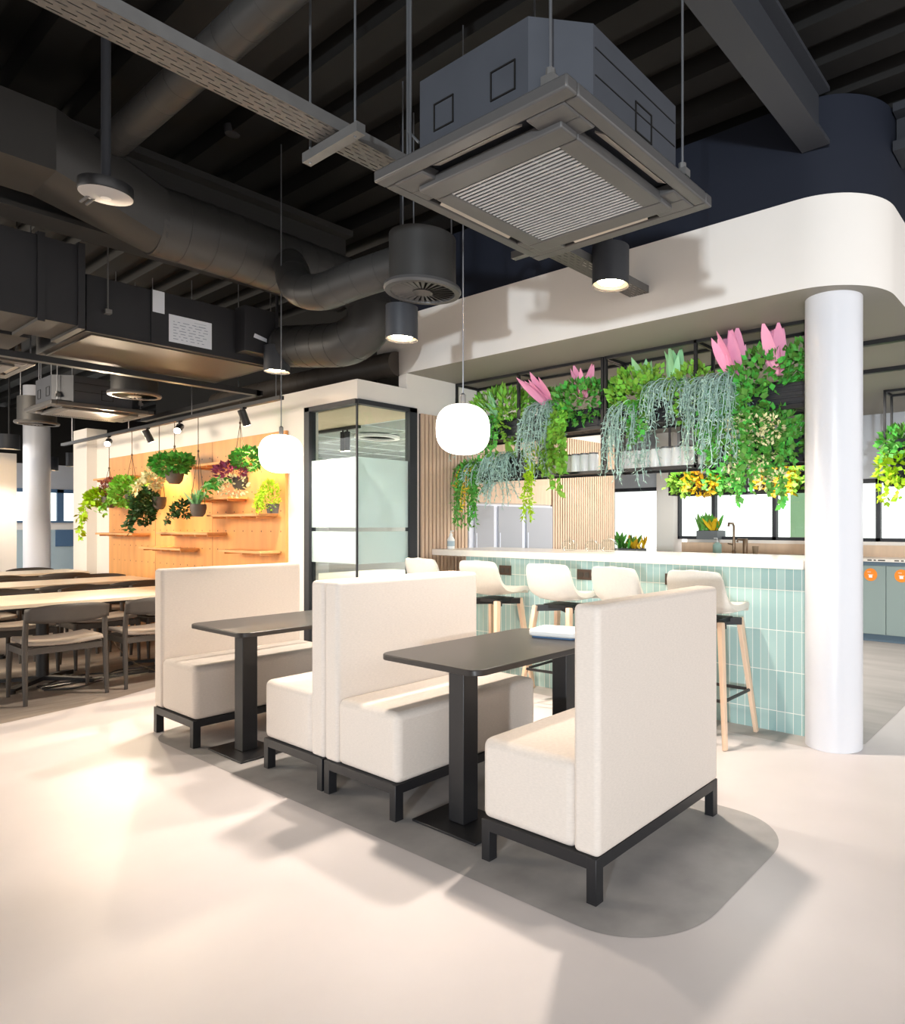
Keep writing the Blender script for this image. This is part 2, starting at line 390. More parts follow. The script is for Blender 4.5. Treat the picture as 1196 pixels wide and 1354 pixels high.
bench.location = (-1.735, 2.430, .0013)
GB = 'cream booth benches in a row'; bench['group'] = GB
dup(bench, (-2.893, 2.430, .0013), PI, 'cream booth bench facing the nearest bench across the larger-looking black table', GB)
dup(bench, (-3.502, 2.430, .0013), 0, 'cream booth bench back to back with another, its seat facing left', GB)
dup(bench, (-4.752, 2.330, .0013), PI, 'leftmost cream booth bench, standing in front of the dining tables', GB)

def make_table(name, label, group):
    t = thing(name, label, 'table', group=group)
    m = MB(); m.prism(rrect(-.345, -.515, .345, .515, .065), .727, .755); m.build('tabletop', 'black_top', t, bevel=.004)
    for yy in (-.37, .37):
        m = MB(); m.box(.055, yy-.045, .012, .155, yy+.045, .727); lg = m.build('leg', 'black_metal', t, bevel=.003)
        m = MB(); m.box(-.095, yy-.135, .0, .325, yy+.125, .011); m.build('base_plate', 'black_metal', t, bevel=.002)
        m = MB(); m.box(-.02, yy-.1, .715, .25, yy+.1, .728); m.build('top_bracket', 'black_metal', lg)
    return t
tb = make_table('booth_table', 'black booth table nearest the camera, a white device at its far end', 'black booth tables')
tb.location = (-2.455, 2.505, .0013)
dup(tb, (-4.275, 2.395, .0013), 0, 'farther black booth table, between the leftmost bench and the middle pair', 'black booth tables')

m = MB(); m.prism(rrect(-.15, -.10, .15, .10, .04), .008, .045); 
dv = thing('wireless_router', 'white slim wireless device lying at the far end of the nearer black table', 'router', (-2.41, 2.90, .7565), R(12))
m.build('housing', 'white_plastic', dv, bevel=.012, seg=3)
m = MB(); m.prism(rrect(-.135, -.088, .135, .088, .03), 0, .013); m.build('base', 'blue_paint', dv)
c = MB(); c.tube(bez([(-2.17, 2.95, .775), (-2.09, 3.0, .765), (-2.06, 3.03, .70), (-2.07, 3.02, .55), (-2.10, 3.0, .42), (-2.06, 3.01, .30), (-2.0, 3.03, .16), (-1.98, 3.06, .01), (-2.0, 3.2, .008), (-2.1, 3.35, .008)]), .006, 8)
tag(c.build('power_cable', 'white_plastic'), 'white cable dropping from the far end of the nearer black table', 'cable')

# ================================================================== DINING TABLES AND CHAIRS
def make_dining_table(name, label, x0, x1, y0, y1, group='long oak dining tables'):
    t = thing(name, label, 'table', ((x0+x1)/2, (y0+y1)/2, .0013), group=group); w = (x1-x0)/2; l = (y1-y0)/2
    m = MB(); m.box(-w, -l, .715, w, l, .745); m.build('tabletop', 'table_oak', t, bevel=.004)
    k = MB(); k.box(-w+.15, -l+.2, .685, w-.15, l-.2, .714); k.build('under_rail', 'black_metal', t)
    return t
def pedestal(t, y):
    m = MB(); m.lathe([(.045, .05), (.045, .70)], (0, y, 0), 20); m.build('pedestal', 'black_metal', t)
    m = MB()
    for q in range(4):
        a = R(45 + 90*q); e = Vector((math.cos(a)*.38, y + math.sin(a)*.38, .028)); m.beam((0, y, .05), e, .06, .04, h1=.022)
        m.lathe([(.03, 0.0), (.03, .03)], e + Vector((0,0,-.028)), 12)
    m.build('cross_base', 'black_metal', t)
d1 = make_dining_table('dining_table', 'nearest long pale oak dining table, in front of the other two', -7.87, -6.87, -.4, 3.30)
for yy in (-1.4, .38, 1.4): pedestal(d1, yy)
d2 = make_dining_table('dining_table', 'middle long pale oak dining table of the three behind the leftmost bench', -9.75, -8.92, -.4, 3.30)
for yy in (-1.4, .2, 1.4): pedestal(d2, yy)
d3 = make_dining_table('dining_table', 'farthest long pale oak dining table, its end just short of the white wall pier', -12.0, -11.15, -.4, 3.28)
for yy in (-1.4, .2, 1.4): pedestal(d3, yy)

def make_chair(name, label, group):
    # faces -x (towards the table), backrest at +x
    t = thing(name, label, 'chair', group=group)
    hw = .262
    for sy in (-1, 1):
        m = MB(); pts = bez([(.24, sy*hw, 0), (.205, sy*hw*.985, .45), (.235, sy*hw*.96, .735)], 6)
        m.tube(pts, [.014 + .006*math.sin(PI*i/(len(pts)-1)) for i in range(len(pts))], 8); m.build('leg', 'chair_wood', t)
        m = MB(); m.tube([(-.225, sy*hw, 0), (-.205, sy*hw, .25), (-.20, sy*hw*.98, .435)], [.013, .019, .021], 8); m.build('leg', 'chair_wood', t)
    m = MB()
    for sy in (-1, 1): m.beam((-.20, sy*hw*.98, .405), (.205, sy*hw*.98, .405), .024, .05)
    m.beam((-.20, -hw, .405), (-.20, hw, .405), .024, .05); m.beam((.20, -hw, .405), (.20, hw, .405), .024, .05)
    m.build('seat_rail', 'chair_wood', t)
    m = MB(); n = 12; vs = []; fs = []
    for i in range(n+1):
        x = -.235 + .46*i/n
        for j in range(n+1):
            s = -1 + 2*j/n; yy = s*.25*(1 if abs(x) < .2 else .97); z = .437 + .018*s*s - .01*math.cos(PI*i/n)**2*0
            vs.append((x, yy, z))
    for i in range(n):
        for j in range(n): a = i*(n+1)+j; fs.append((a, a+1, a+n+2, a+n+1))
    m.add(vs, fs); o = m.build('seat', 'chair_pad', t); q = o.modifiers.new('thick', 'SOLIDIFY'); q.thickness = .03; q.offset = 1
    m = MB(); n = 14; vs = []; fs = []
    for i in range(n+1):
        s = -1 + 2*i/n; yy = s*.268; x = .245 + .062*(1 - s*s)*1.0; top = .765 - .028*abs(s)**3; bot = .615 + .02*abs(s)**2
        for k in range(5): vs.append((x + .012*(k/4), yy, bot + (top-bot)*k/4))
    for i in range(n):
        for k in range(4): a = i*5+k; fs.append((a, a+1, a+6, a+5))
    m.add(vs, fs); o = m.build('backrest', 'chair_wood', t); q = o.modifiers.new('thick', 'SOLIDIFY'); q.thickness = .018; q.offset = 0
    return t
GN = 'dark chairs along the dining tables'
ch = make_chair('dining_chair', 'dark dining chair nearest the left edge, its curved back turned to the camera', GN)
ch.location = (-6.765, 1.78, .0013)
dup(ch, (-6.765, 2.44, .0013), 0, 'dark dining chair at the nearest table, half hidden behind the leftmost booth bench', GN)
far = 'far side of the nearest oak table'
ys = [(1.12, 'closest to the left edge'), (1.78, 'second in from the left edge'), (2.44, 'third in from the left edge'), (3.05, 'nearest the planted wall')]
for yy, q in ys: dup(ch, (-7.98, yy, .0013), PI, 'dark dining chair across the nearest oak table, ' + q, GN)
for yy, q in [(1.70, 'closest to the left edge'), (2.34, 'in the middle'), (2.98, 'nearest the planted wall')]:
    dup(ch, (-8.835, yy, .0013), 0, 'dark chair tucked into the middle oak table, ' + q, GN)
for yy, q in [(2.36, 'left of the pair seen'), (3.10, 'right of the pair seen')]: dup(ch, (-9.86, yy, .0013), PI, 'dark chair on the far side of the middle oak table, ' + q, GN)
for yy, q in [(2.22, 'at the left edge'), (2.90, 'right of its neighbour')]: dup(ch, (-11.0, yy, .0013), 0, 'dark chair at the near side of the farthest oak table, ' + q, GN)
dup(ch, (-12.1, 2.93, .0013), PI, 'dark chair behind the farthest oak table, only its back top showing', GN)

# open floor power box and loose cables under the nearest dining table
fb = thing('floor_power_box', 'black floor power box with its lid tilted open beside the leftmost bench', 'power box', (-7.15, 2.72, .0013))
m = MB(); m.box(-.14, -.11, 0, .14, .11, .03); m.build('housing', 'black_metal', fb, bevel=.006)
m = MB(); m.beam((-.02, .0, .05), (-.02, .22, .27), .2, .03); m.build('lid', 'black_metal', fb, bevel=.006)
m = MB()
for k in range(5):
    x, yy = -7.1 - .05*k, 2.55; m.tube(bez([(x, yy+.1, .012), (x+.12*random.uniform(-1,1), yy-.15, .012), (x+.2*random.uniform(-1,1), yy-.35, .012), (x+.25*random.uniform(-1,1), yy-.6, .012), (x+.1, yy-.8, .012)], 6), .007, 6)
tag(m.build('cable_bundle', 'black_metal'), 'tangle of black cables on the floor beside the power box', 'cable')
m = MB(); m.tube(bez([(-7.2, 2.2, .68), (-7.15, 2.25, .4), (-7.1, 2.4, .15), (-7.05, 2.6, .012)], 8), .005, 6)
tag(m.build('hanging_cable', 'cord'), 'thin cable looping from under the nearest dining table to the floor', 'cable')

# ================================================================== BAR
bar = thing('bar_counter', 'long bar clad in green vertical tiles under a white stone top', 'bar counter', (0, 0, 0))
m = MB(); m.box(X0+.42, 4.322, 0, -1.485, 4.94, 1.093); m.build('tiled_body', 'tile', bar)
m = MB(); m.box(X0+.004, 4.245, 1.094, -1.492, 5.0, 1.152); m.build('worktop', 'quartz', bar, bevel=.004)
GS = 'socket plates on the tiled bar'
for x0, lab in ((-4.283, 'brown metal socket plate on the bar between the second and third stool'), (-3.393, 'brown metal socket plate on the bar left of the fourth stool'), (-2.56, 'brown metal socket plate on the bar mostly hidden by the fifth stool')):
    t = thing('socket_plate', lab, 'socket', (x0, 4.321, .937), group=GS)
    m = MB(); m.box(0, -.008, 0, .145, 0, .085); m.build('plate', 'socket', t, bevel=.002)
    for k in (0, 1): m = MB(); m.box(.02+.06*k, -.011, .022, .065+.06*k, -.008, .062); m.build('outlet', 'dark_ink', t)

def make_stool(name, label, group):
    # faces +y (towards the bar)
    t = thing(name, label, 'bar stool', group=group)
    prof = [(.235, .800), (.19, .822), (.10, .812), (.0, .80), (-.09, .805), (-.15, .835), (-.19, .89), (-.215, .96), (-.230, 1.02), (-.239, 1.064), (-.243, 1.084), (-.244, 1.091)]
    wid = [.175, .20, .215, .222, .222, .22, .214, .208, .201, .184, .152, .10]
    curl = [.004, .010, .018, .03, .045, .05, .045, .04, .035, .03, .022, .012]
    P = bez([(0, a, b) for a, b in prof], 3); N = len(P)
    def lerp(A, t): i = min(int(t*(len(A)-1)), len(A)-2); f = t*(len(A)-1)-i; return A[i]*(1-f)+A[i+1]*f
    vs = []; fs = []; K = 14
    for i, p in enumerate(P):
        u = i/(N-1); w = lerp(wid, u); c = lerp(curl, u); tang = (P[min(i+1,N-1)] - P[max(i-1,0)]).normalized(); nr = Vector((0, -tang.z, tang.y)); nr = -nr if nr.z < 0 or (abs(nr.z) < .5 and nr.y < 0) else nr
        for k in range(K+1):
            s = -1 + 2*k/K; vs.append(Vector((s*w, p.y, p.z)) + nr*c*abs(s)**2.4)
    for i in range(N-1):
        for k in range(K): a = i*(K+1)+k; fs.append((a, a+1, a+K+2, a+K+1))
    m = MB(); m.add(vs, fs); o = m.build('seat_shell', 'stool_fabric', t); q = o.modifiers.new('thick', 'SOLIDIFY'); q.thickness = .038; q.offset = -1
    q = o.modifiers.new('b', 'BEVEL'); q.width = .014; q.segments = 3; q.limit_method = 'ANGLE'; q.angle_limit = R(50)
    m = MB(); m.prism(rrect(-.19, -.10, .19, .20, .07), .835-.02, .835+.004); o = m.build('seat_pad', 'stool_fabric', t, bevel=.01, seg=3)
    m = MB(); m.beam((-.165, -.12, .745), (.165, .15, .745), .05, .045); m.beam((.165, -.12, .745), (-.165, .15, .745), .05, .045); m.box(-.12, -.08, .745, .12, .12, .775); m.build('seat_bracket', 'black_metal', t)
    for sx in (-1, 1):
        for sy, yb, yt in ((-1, -.235, -.13), (1, .235, .15)):
            m = MB(); m.beam((sx*.155, yt, .765), (sx*.235, yb, 0.0), .052, .034, w1=.034, h1=.026, up=(1,0,0)); m.build('leg', 'oak', t, bevel=.004)
    m = MB(); z = .285; f = .235 - .08*z/.765; a = .235 - .105*z/.765; b = .235 - .085*z/.765
    for q in ((-f, -a, f, -a), (f, -a, f, b), (f, b, -f, b), (-f, b, -f, -a)): m.tube([(q[0], q[1], z), (q[2], q[3], z)], .011, 8)
    m.build('footrest', 'black_metal', t)
    return t
GT = 'pale upholstered bar stools along the bar'
st = make_stool('bar_stool', 'pale upholstered bar stool farthest right, its oak legs showing beside the nearest bench', GT)
SY = 3.995
st.location = (-2.04, SY, .0013)
for x, lab in ((-2.655, 'pale bar stool second from the white column, only its backrest above the nearest bench'), (-3.285, 'pale bar stool in the middle, above the far end of the nearer black table'), (-4.03, 'pale bar stool beyond the right end of the middle bench pair, second from the left'), (-4.74, 'pale bar stool at the left end of the bar, mostly hidden behind the middle bench')):
    dup(st, (x, SY, .0013), R(random.uniform(-4, 4)), lab, GT)

# things standing on the bar
z = 1.1525
b = thing('sanitizer_bottle', 'clear pump bottle of sanitizer at the left end of the bar top', 'bottle', (-5.02, 4.40, z))
m = MB(); m.lathe([(.034, 0), (.036, .01), (.036, .09), (.02, .115), (.014, .125)], n=18); m.build('body', 'white_plastic', b)
m = MB(); m.lathe([(.037, .025), (.037, .075)], n=18); m.build('label_band', 'pale_blue', b)
m = MB(); m.lathe([(.016, .125), (.016, .145), (.006, .147), (.006, .175)], n=12); m.beam((0, 0, .172), (.035, 0, .172), .012, .01); m.build('pump', 'white_plastic', b)
GJ = 'clear glass jars on the bar'
def jar(x, y, s, lab):
    b = thing('glass_jar', lab, 'jar', (x, y, z), group=GJ)
    m = MB(); m.lathe([(.055*s, 0), (.07*s, .02*s), (.068*s, .06*s), (.05*s, .085*s)], n=20); m.build('bowl', 'glass', b)
    m = MB(); m.lathe([(.055*s, .085*s), (.045*s, .095*s), (.012*s, .102*s), (.016*s, .122*s), (.001, .126*s)], n=20); m.build('lid', 'glass', b)
jar(-3.80, 4.72, 1.0, 'leftmost of three clear lidded glass jars on the bar'); jar(-3.56, 4.74, .95, 'middle of three clear lidded glass jars on the bar'); jar(-3.36, 4.72, 1.1, 'rightmost of three clear lidded glass jars on the bar')

# ================================================================== FLUTED PANELS AND LOCKERS ON THE INNER WALL
def fluted(y0, y1, label):
    t = thing('fluted_panel', label, 'wall panel', (X0, y0, 0))
    m = MB(); m.box(0, 0, 0, .012, y1-y0, 2.44); m.build('backing', 'slat_back', t)
    m = MB(); yy = .008
    while yy + .03 < y1-y0: m.box(.012, yy, 0, .034, yy+.029, 2.44); yy += .0455
    m.build('slats', 'slat_wood', t)
fluted(4.11, 4.70, 'fluted oak slat panel between the glass corner and the lockers, left end of the bar')
fluted(6.03, 7.34, 'fluted oak slat panel right of the grey lockers, behind the bar')
m = MB(); m.box(X0, 4.71, 1.62, X0+.02, 6.02, 2.44); tag(m.build('oak_panel', 'slat_wood'), 'plain oak panel above the grey lockers', 'wall panel')
def locker(y0, y1, label):
    t = thing('tall_locker', label, 'locker', (X0+.002, y0, 0), group='grey lockers behind the bar')
    w_ = y1-y0
    m = MB(); m.box(0, 0, 0, .03, w_, 1.60); m.build('carcass', 'locker_edge', t)
    m = MB(); m.box(.031, .06, .02, .05, w_-.012, 1.585); d = m.build('door', 'locker', t)
    m = MB(); m.box(.05, .075, .9, .056, .085, 1.3); m.build('handle', 'locker_edge', d)
locker(4.72, 5.06, 'grey locker next to the left fluted panel, under the trailing plant'); locker(5.06, 5.50, 'middle grey locker behind the bar'); locker(5.50, 6.02, 'right-hand grey locker, beside the second fluted panel')

# ================================================================== GLASS CORNER MEETING ROOM
XL = -5.945
fr = MB(); fr.box(XL-.01, Y1-.02, 0, XL+.075, Y1+.05, 2.482); fr.box(XL, Y1-.02, 2.44, X0, Y1+.05, 2.482); fr.box(XL, Y1-.02, 0, X0, Y1+.05, .04)
fr.box(X0-.05, Y1, 2.44, X0+.02, 4.075, 2.482); fr.box(X0-.05, 3.99, 0, X0+.02, 4.075, 2.482); fr.box(X0-.05, Y1, 0, X0+.02, 4.075, .04)
fr.box(X0-.012, Y1-.006, .04, X0+.004, Y1+.008, 2.44)
o = struct(fr.build('window_4', 'beam_paint'))
def pane(mb, z0, z1, mt):
    g = MB(); g.box(XL+.075, Y1+.008, z0, X0-.012, Y1+.016, z1); g.box(X0-.016, Y1+.016, z0, X0-.008, 3.99, z1); g.build('pane', mt, o)
pane(None, .04, 1.04, 'glass'); pane(None, 1.04, 1.325, 'frosted'); pane(None, 1.325, 1.36, 'glass'); pane(None, 1.36, 1.98, 'frosted'); pane(None, 1.98, 2.44, 'glass')
# room interior
w = MB(); w.box(-11.8, 4.28, 2.462, X0-.13, 7.3, 2.48, 0); w.box(-11.8, 3.57, 2.455, X0-.125, 4.28, 2.48, 2)
for k in range(6): w.box(-11.8, 4.28+k*.6, 2.452, X0-.13, 4.30+k*.6, 2.4625, 1)
for k in range(10): w.box(-9.3-2.4+k*.6, 4.28, 2.452, -9.28-2.4+k*.6, 7.3, 2.4625, 1)
struct(w.build('ceiling_meeting_room', ['tile_ceiling', 'tile_grid', 'beige_wall']))
w = MB(); w.box(-11.9, 3.58, 0, -11.8, 7.3, 2.6, 0); w.box(-11.9, 7.3, 0, X0-.122, 7.34, 2.6, 0)
struct(w.build('wall_meeting_room', ['wall_paint']))
GM = 'round recessed lights in the meeting room ceiling'
for x, yy, lab in ((-6.9, 4.9, 'ring light in the meeting room ceiling, seen through the left glass pane'), (-6.0, 5.3, 'ring light in the meeting room ceiling, seen through the right glass pane')):
    t = thing('ring_light', lab, 'ceiling light', (x, yy, 2.40), group=GM)
    m = MB(); m.lathe([(.20, .052), (.20, .02), (.26, .02), (.26, .052)], n=36); m.build('ring', 'white_plastic', t)
    m = MB(); m.lathe([(.2, .045), (.001, .045)], n=36); m.build('diffuser', 'ac_panel', t)
tr = thing('twin_spotlight', 'black twin spotlight on a short track inside the glass meeting room', 'spotlight', (-6.55, 4.25, 2.45))
m = MB(); m.box(-.5, -.02, -.03, .25, .02, 0); m.build('track', 'black_metal', tr)
for dx in (-.05, .03):
    m = MB(); m.lathe([(.03, -.26), (.03, -.05), (.01, -.05), (.01, -.03)], (dx, 0, 0), 16); h = m.build('lamp_head', 'black_metal', tr)
    m = MB(); m.lathe([(.026, -.262), (.001, -.262)], (dx, 0, 0), 16); m.build('lens', 'lamp_face', h)
mt = thing('meeting_table', 'pale oak meeting table seen low through the glass corner', 'table', (-7.1, 5.2, 0))
m = MB(); m.prism(rrect(-1.2, -.9, 1.2, .9, .2), .71, .74); m.build('tabletop', 'table_oak', mt, bevel=.004)
for xx in (-.7, .7): m = MB(); m.lathe([(.3, 0), (.3, .015), (.05, .03), (.05, .70), (.2, .71)], (xx, 0, 0), 24); m.build('pedestal', 'black_metal', mt)
dup(ch, (-6.35, 4.35, .0013), R(100), 'dark chair at the meeting table, seen through the left glass pane', 'dark chairs in the glass meeting room')

# ================================================================== PLYWOOD PEG WALL
pw = thing('plywood_board', 'large orange-lit plywood pegboard covering the wall left of the glass corner', 'wall panel', (0, Y1, 0))
m = MB(); m.box(-10.84, -.03, 0.02, -6.268, -.001, 2.297); m.build('board', 'plywood', pw)
m = MB(); 
for xx in (-9.3, -7.78): m.box(xx-.002, -.0312, .02, xx+.002, -.0302, 2.296)
for i in range(24):
    for k in range(10): m.lathe([(.009, 0), (.001, .0005)], (0,0,0), 6) if False else m.add([( -10.65+.187*i + .009*math.cos(a*PI/3), -.0308, .32+.2*k + .009*math.sin(a*PI/3)) for a in range(6)], [tuple(range(6))])
ph = m.build('peg_holes', 'dark_ink', pw, flat=True); ph['kind'] = 'stuff'
GW = 'wooden shelves on the pegboard'
def wshelf(x0, x1, zz, lab):
    t = thing('wall_shelf', lab, 'shelf', (x0, Y1-.031, zz), group=GW)
    m = MB(); m.box(0, -.20, -.012, x1-x0, 0, .012); m.build('board', 'shelf_wood', t, bevel=.002)
    k = 0; n = max(3, int((x1-x0)/.22))
    for k in range(n): m = MB(); xx = .06+(x1-x0-.12)*k/(n-1); m.tube([(xx, -.17, -.022), (xx, .02, -.022)], .010, 8); m.build('peg', 'shelf_wood', t)
for x0, x1, zz, lab in ((-10.78, -9.55, 1.99, 'top left wooden shelf on the pegboard, above the bright hanging plants'), (-10.7, -9.75, 1.66, 'second wooden shelf down at the left end of the pegboard'), (-10.7, -9.45, 1.27, 'third wooden shelf down at the left end of the pegboard'),
    (-9.25, -8.1, 1.11, 'lowest left wooden shelf on the pegboard, alone under the dark trailing plant'), (-8.75, -7.45, 1.29, 'wooden shelf under the small grey pot near the pegboard middle'), (-7.9, -6.85, 2.02, 'top right wooden shelf on the pegboard'), (-7.85, -7.0, 1.66, 'wooden shelf at mid height left of the purple-leaved plant'),
    (-7.45, -6.42, 1.48, 'wooden shelf directly under the purple and lime plants'), (-7.2, -6.35, 1.12, 'lowest right wooden shelf on the pegboard')): wshelf(x0, x1, zz, lab)

# ================================================================== PLANTS
rnd = random.Random(5)
def rv(): 
    while 1:
        v = Vector((rnd.uniform(-1,1), rnd.uniform(-1,1), rnd.uniform(-1,1)))
        if .05 < v.length < 1: return v
LK, NK = 1.0, 1.0
def bush(mb, c, rad, n, L, W, up=.3):
    n = int(n*NK); L *= LK; W *= LK
    c = Vector(c); rad = Vector(rad)
    for _ in range(n):
        v = rv(); q = v.length; v2 = v.normalized() * (q ** .4)
        p = c + Vector((v2.x*rad.x, v2.y*rad.y, v2.z*rad.z)); d = (v.normalized()*1.0 + rv()*.6 + Vector((0,0,up))).normalized(); s = rnd.uniform(.7, 1.3)
        mb.leaf(p, d, v.normalized() + rv()*.6, L*s, W*s)
def vine(mb, p, dxy, length, L, W, step=.03, sway=.02):
    p = Vector(p); v = Vector((dxy[0], dxy[1], .4)).normalized(); n = int(length/step); pts = [p.copy()]
    for i in range(n):
        v = (v + Vector((rnd.uniform(-1,1)*sway*6, rnd.uniform(-1,1)*sway*6, -.5 if i < 4 else -.35))).normalized(); p = p + v*step; pts.append(p.copy())
        for _ in range(2):
            d = (rv() + Vector((0, 0, -.35))).normalized(); s = rnd.uniform(.7, 1.2); mb.leaf(p, d, rv() + Vector((0, -1, .6)), L*s, W*s)
    mb.tube(pts[::2] if len(pts) > 4 else pts, .0025, 4, cap=False)
def strands(mb, c, rad, n, length, r=.0035):
    # rat-tail like drooping branched strands
    c = Vector(c)
    for _ in range(n):
        a = rnd.uniform(0, 2*PI); q = rnd.random()**.5; p = c + Vector((math.cos(a)*rad[0]*q, math.sin(a)*rad[1]*q, rnd.uniform(-.02, .04)))
        v = Vector((math.cos(a)*.28, math.sin(a)*.28 - .25, .5)); ln = length*rnd.uniform(.45, 1.05); m = max(5, int(ln/.04)); pts = [p.copy()]
        for i in range(m):
            v = (v + Vector((rnd.uniform(-.35,.35), rnd.uniform(-.3,.3), -.55))).normalized(); p = p + v*(ln/m); pts.append(p.copy())
            if i > 1: 
                for _ in range(2): mb.leaf(p, (rv() + Vector((0,0,-.5))).normalized(), rv(), .045, .008)
        mb.tube(pts, r, 3, cap=False)
def blades(mb, c, n, L, W, spread=.35, lean=(0,0)):
    c = Vector(c)
    for _ in range(n):
        d = Vector((rnd.uniform(-1,1)*spread + lean[0], rnd.uniform(-1,1)*spread + lean[1], 1)).normalized(); s = rnd.uniform(.65, 1.1)
        a = d.orthogonal().normalized() if abs(d.y) > .9 else Vector((1, 0, 0)); a = (a + Vector((0, rnd.uniform(-.8,.8), 0))).normalized(); nn = a.cross(d).normalized()
        p = c + Vector((rnd.uniform(-.03,.03), rnd.uniform(-.03,.03), 0)); vs = []; fs = []; K = 6
        for k in range(K+1):
            t = k/K; w = W*s*math.sin(PI*min(1, .12 + t*.88))**.8 * (1 if k < K else 0.05); ctr = p + d*L*s*t + nn*(.16*L*s*t*t)*rnd.choice((1,)) 
            vs += [ctr - a*w/2 + nn*w*.12, ctr, ctr + a*w/2 + nn*w*.12]
        for k in range(K):
            for j in (0, 1): i = k*3+j; fs.append((i, i+1, i+4, i+3))
        mb.add(vs, fs)
FS = 1.0
def fol(root, name, m, fn, label=None):
    b = MB(); fn(b)
    if FS != 1.0: b.v = [(x*FS, y*FS, .08 + (z-.08)*(FS if z > -.1 else 1.0 if False else FS)) for x, y, z in b.v]
    o = b.build(name, m, root, flat=True)
    for p in o.data.polygons: p.use_smooth = True
    if label: o['label'] = label
    return o

# ------------------------------------------------------------------ hanging shelf frame over the bar
YF, YK = 4.575, 4.865
def frame_unit(label, x0, xm, x1, y0, y1, z0, zm, z1, group):
    t = thing('hanging_shelf_frame', label, 'shelf frame', (x0, y0, z0), group=group); s = .024
    A = [0, xm-x0, x1-x0]; d = y1-y0; h = z1-z0; hm = zm-z0
    for xx in A:
        for yy in (0, d): m = MB(); m.box(xx-s/2, yy-s/2, 0, xx+s/2, yy+s/2, h); m.build('upright', 'black_metal', t)
    for nm, zz in (('bottom_rail', 0), ('middle_rail', hm), ('top_rail', h - s)):
        m = MB()
        for yy in (0, d): m.box(0, yy-s/2, zz, A[2], yy+s/2, zz+s)
        for xx in A: m.box(xx-s/2, 0, zz, xx+s/2, d, zz+s)
        m.build(nm, 'black_metal', t)
    for zz in (s*.6, hm + s*.6):
        m = MB(); k = 0
        while .03 + k*.045 < d: m.box(0, .02+k*.045, zz, A[2], .04+k*.045, zz+.008); k += 1
        m.build('shelf_slats', 'black_metal', t)
    return t
GF = 'black hanging plant shelf frames'
frame_unit('black metal hanging shelf frame over the left half of the bar', -5.135, -4.285, -3.322, YF, YK, 1.822, 2.195, 2.799, GF)
frame_unit('black metal hanging shelf frame over the right half of the bar, beside the column', -3.288, -2.441, -1.585, YF, YK, 1.822, 2.195, 2.799, GF)
YG = 7.45
frame_unit('black metal hanging shelf frame farther back, seen to the right of the white column', -1.75, -.9, 0.0, YG, YG+.3, 1.80, 2.06, 2.799, GF)
frame_unit('black metal hanging shelf frame farther back in front of the kitchen windows', -4.35, -3.3, -2.2, YG, YG+.3, 1.76, 2.0, 2.799, GF)

def trough(label, x0, x1, y, zz, h=.17, group='black planter troughs on the hanging shelves'):
    t = thing('plant_trough', label, 'planter', ((x0+x1)/2, y, zz), group=group); w_ = (x1-x0)/2
    m = MB(); m.box(-w_, -.105, 0, w_, .105, h)
    for k in range(4): m.box(-w_-.006, -.111, .02+k*.042, w_+.006, .111, .036+k*.042)
    m.build('trough', 'planter_black', t, bevel=.003)
    m = MB(); m.box(-w_+.01, -.095, h, w_-.01, .095, h+.004); m.build('soil', 'soil', t)
    return t
YT = YF + .145; ZU = 2.195+.0228; ZL = 1.822+.0228
def L3(t, x, y, zz): return Vector((x - t.location.x, y - t.location.y, zz - t.location.z))

t = trough('planter trough with feathery fern and blue strands at the left end of the upper shelf', -5.02, -4.34, YT, ZU)
fol(t, 'fern_foliage', 'leaf_bright', lambda b: (bush(b, L3(t,-4.65,YT-.02,2.50), (.38,.15,.20), 760, .07, .03), bush(b, L3(t,-4.40,YT-.12,2.35), (.14,.08,.2), 200, .055, .03)))
fol(t, 'spiky_leaves', 'leaf_mint', lambda b: (blades(b, L3(t,-4.62,YT-.08,2.42), 14, .26, .045, .7, (-.2,-.3)), blades(b, L3(t,-4.82,YT-.08,2.42), 8, .2, .04, .6, (-.2,-.2))), 'pale green spiky leaves')
fol(t, 'trailing_strands', 'leaf_blue', lambda b: strands(b, L3(t,-4.80,YT-.13,2.43), (.17,.05), 46, .46), 'blue-grey drooping strands')
fol(t, 'trailing_vine', 'leaf', lambda b: [vine(b, L3(t, rnd.uniform(-4.75,-4.45), YT-.12, 2.42), (rnd.uniform(-.3,.3), -.8), rnd.uniform(.35,.6), .05, .035) for _ in range(9)])
t = trough('upper shelf trough with pink leaves, blue strands and one long green vine', -4.22, -3.40, YT, ZU)
fol(t, 'bushy_foliage', 'leaf', lambda b: (bush(b, L3(t,-3.60,YT-.05,2.46), (.36,.17,.19), 900, .055, .04), bush(b, L3(t,-4.10,YT,2.50), (.12,.1,.15), 130, .055, .035)))
fol(t, 'pink_leaves', 'leaf_pink', lambda b: (blades(b, L3(t,-3.92,YT-.10,2.44), 13, .36, .09, .45, (-.45,-.3)), blades(b, L3(t,-3.60,YT-.05,2.50), 12, .30, .075, .4, (.1,-.1))), 'pink lance-shaped leaves')
fol(t, 'trailing_strands', 'leaf_blue', lambda b: strands(b, L3(t,-3.98,YT-.14,2.46), (.13,.05), 60, .72), 'blue-grey drooping strands')
fol(t, 'trailing_vine', 'leaf_bright', lambda b: [vine(b, L3(t, rnd.uniform(-3.86,-3.66), YT-.13, 2.42), (rnd.uniform(-.2,.2), -.8), rnd.uniform(.5,.85), .065, .05) for _ in range(11)])
t = trough('upper shelf trough with mint spikes and two blue strand plants', -3.22, -2.52, YT, ZU)
